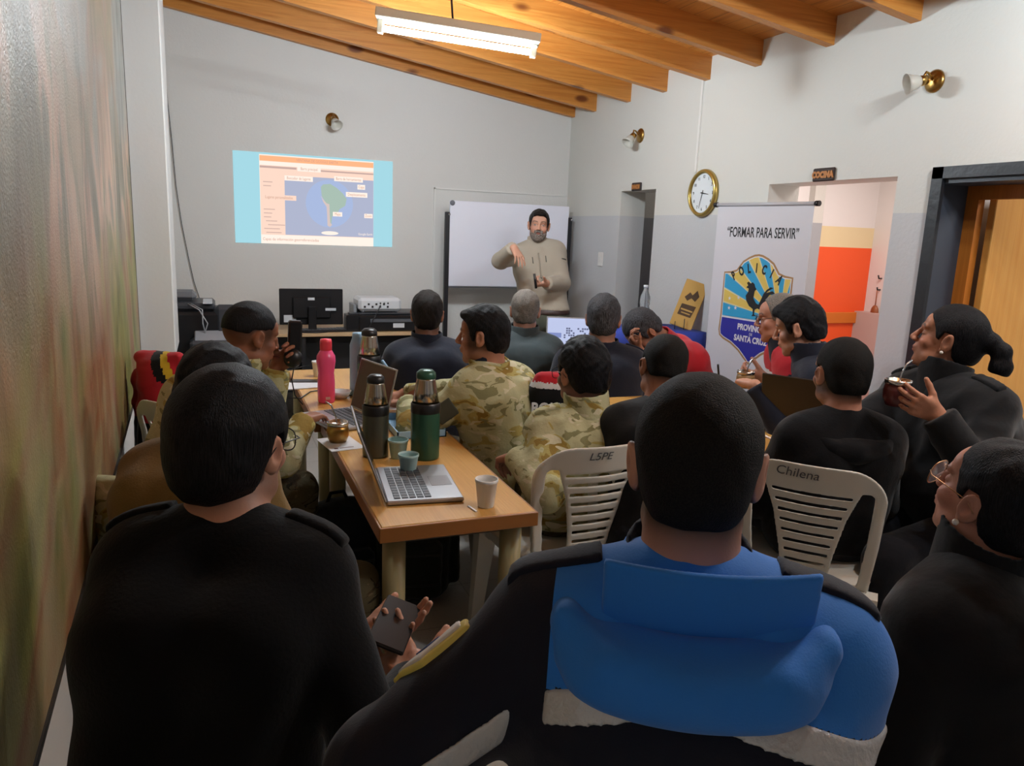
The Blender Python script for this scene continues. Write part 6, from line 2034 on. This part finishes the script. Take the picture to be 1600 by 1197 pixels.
# sleeve shield patch on the left arm
m_py = mat('patch_yellow', '#cdbf62', .7); m_pw = mat('patch_white', '#cfccc4', .7); m_pb = mat('patch_blue_thread', '#3a4a7a', .7)
al = c['arms'][0]; out = nrm(np.cross(ad, nrm(np.cross(ad, -rr)))) * -1
pc = sh0+ad*.15
od = nrm(-rr+u*.12); od = nrm(od-ad*(od @ ad)); cr_ = np.cross(ad, od)
for nm_, sz, hz_, inf_, mm_ in (('shield_patch', .042, .062, .006, m_py), ('patch_field', .034, .053, .009, m_pw), ('patch_emblem', .012, .02, .011, m_pb)):
    G = Field(al[:1], .004, [], c['inflate']+inf_, lo=pc-.15, hi=pc+.15)
    X, Y, Z = G.grid(); G.disp(folds(X, Y, Z, .004, 8., 21))
    x = (X-pc[0])*cr_[0]+(Y-pc[1])*cr_[1]+(Z-pc[2])*cr_[2]; y = (X-pc[0])*ad[0]+(Y-pc[1])*ad[1]+(Z-pc[2])*ad[2]; z = (X-pc[0])*od[0]+(Y-pc[1])*od[1]+(Z-pc[2])*od[2]
    G.maxf((np.maximum(np.abs(x)-sz*np.clip(1.3-np.maximum(y, 0)/hz_*1.1, .0, 1), np.abs(y)-hz_)+0*z).astype(np.float32), .001); G.maxf((-z).astype(np.float32), .001)
    V, Q = G.mesh(1)
    if len(V): new_mesh(nm_, V-O, Q, mm_, rt)
# lettering low on the back
pt_ = torso_pt(c, -.075, -1, -.205, .003)
text('lettering', 'P', .105, m_pw, rt, frame(tuple(pt_-O-ff*.004), tuple(rr), tuple(u)), 1.0, .002, bold=.004)


# ================================================================== patches and shoulder straps of the others
def patch(c, P0, out, w, h, m, name, prims=None, lift=.004, up_=(0, 0, 1), diamond=False, res=.004, dist_=.14):
    prims = prims or c['tp']; out = nrm(out); ax1 = nrm(np.cross(up_, out)); ax2 = np.cross(out, ax1)
    G = Field(prims, res, [], c['inflate']+lift, lo=A3(P0)-dist_, hi=A3(P0)+dist_); X, Y, Z = G.grid()
    x = (X-P0[0])*ax1[0]+(Y-P0[1])*ax1[1]+(Z-P0[2])*ax1[2]; y = (X-P0[0])*ax2[0]+(Y-P0[1])*ax2[1]+(Z-P0[2])*ax2[2]; z = (X-P0[0])*out[0]+(Y-P0[1])*out[1]+(Z-P0[2])*out[2]
    e_ = (np.abs(x)/w+np.abs(y)/h-1)*min(w, h) if diamond else np.maximum(np.abs(x)-w, np.abs(y)-h)
    G.maxf((e_+0*z).astype(np.float32), .001); G.maxf((-.05-z).astype(np.float32), .001)
    V, Q = G.mesh(0)
    if len(V): new_mesh(name, V-c['O'], Q, m, c['root'])
    else: print('EMPTY', name)


def strap(c, m, w=.022, sides=(-1, 1), lift=.008):
    for q in sides:
        s_ = c['sh'][(q+1)//2]; d = nrm(s_-(c['N']-c['u']*.02)); lat = nrm(np.cross(d, c['u']))
        G = Field(c['tp'], .006, [], c['inflate']+lift, lo=s_-.14, hi=s_+.14)
        G.cut(s_+lat*w, -lat, .002).cut(s_-lat*w, lat, .002).cut(s_+d*.035, -d, .003).cut(s_-d*.07, d, .003).cut(s_-c['u']*.01, c['u'], .002)
        V, Q = G.mesh(1)
        if len(V): new_mesh('shoulder_strap', V-c['O'], Q, m, c['root'])


strap(CTX['near_left'], m_knit); strap(CTX['navy2'], m_navy, sides=(1,)); strap(CTX['camo_back'], m_camo); strap(CTX['woman'], m_blackc)
c = CTX['woman']
yl = mat('yellow_embroidery', '#c2b14a', .6)
pp = torso_pt(c, -.09, 1, -.10); patch(c, pp, c['ff'], .045, .030, m_blackc, 'name_patch', lift=.006)
patch(c, torso_pt(c, -.09, 1, -.090), c['ff'], .009, .011, yl, 'badge', lift=.0085, diamond=True, res=.0025, dist_=.05)
patch(c, torso_pt(c, -.09, 1, -.113), c['ff'], .030, .0045, yl, 'name_bar', lift=.0085, res=.0025, dist_=.06)
c = CTX['camo_profile']; e, w = c['wr'][0]; s0 = c['sh'][0]; d = nrm(e-s0)
od = -c['rr']*.6-c['ff']*.7; od = nrm(od-d*(od @ d))
patch(c, s0+d*.12+od*.06, od, .038, .045, mat('dark_velcro_patch', '#45463a', .9), 'sleeve_patch', prims=c['arms'][0], lift=.006, up_=tuple(-d))
c = CTX['instructor']; e, w = c['wr'][0]; s0 = c['sh'][0]; d = nrm(e-s0)
od = c['ff']*.8-c['rr']*.5; od = nrm(od-d*(od @ d))
patch(c, s0+d*.10+od*.06, od, .032, .006, mat('dark_zip', '#4a4740', .6), 'sleeve_mark', prims=c['arms'][0], lift=.004, up_=tuple(-d))
# pearl ear studs
m_pearl = mat('pearl', '#d8d2c8', .2)
for k_ in ('woman_glasses', 'woman'):
    c = CTX[k_]; MB().ball(pt_head(c, -.090, -.002, -.034), .006, 12).build('ear_stud', m_pearl, c['root'])
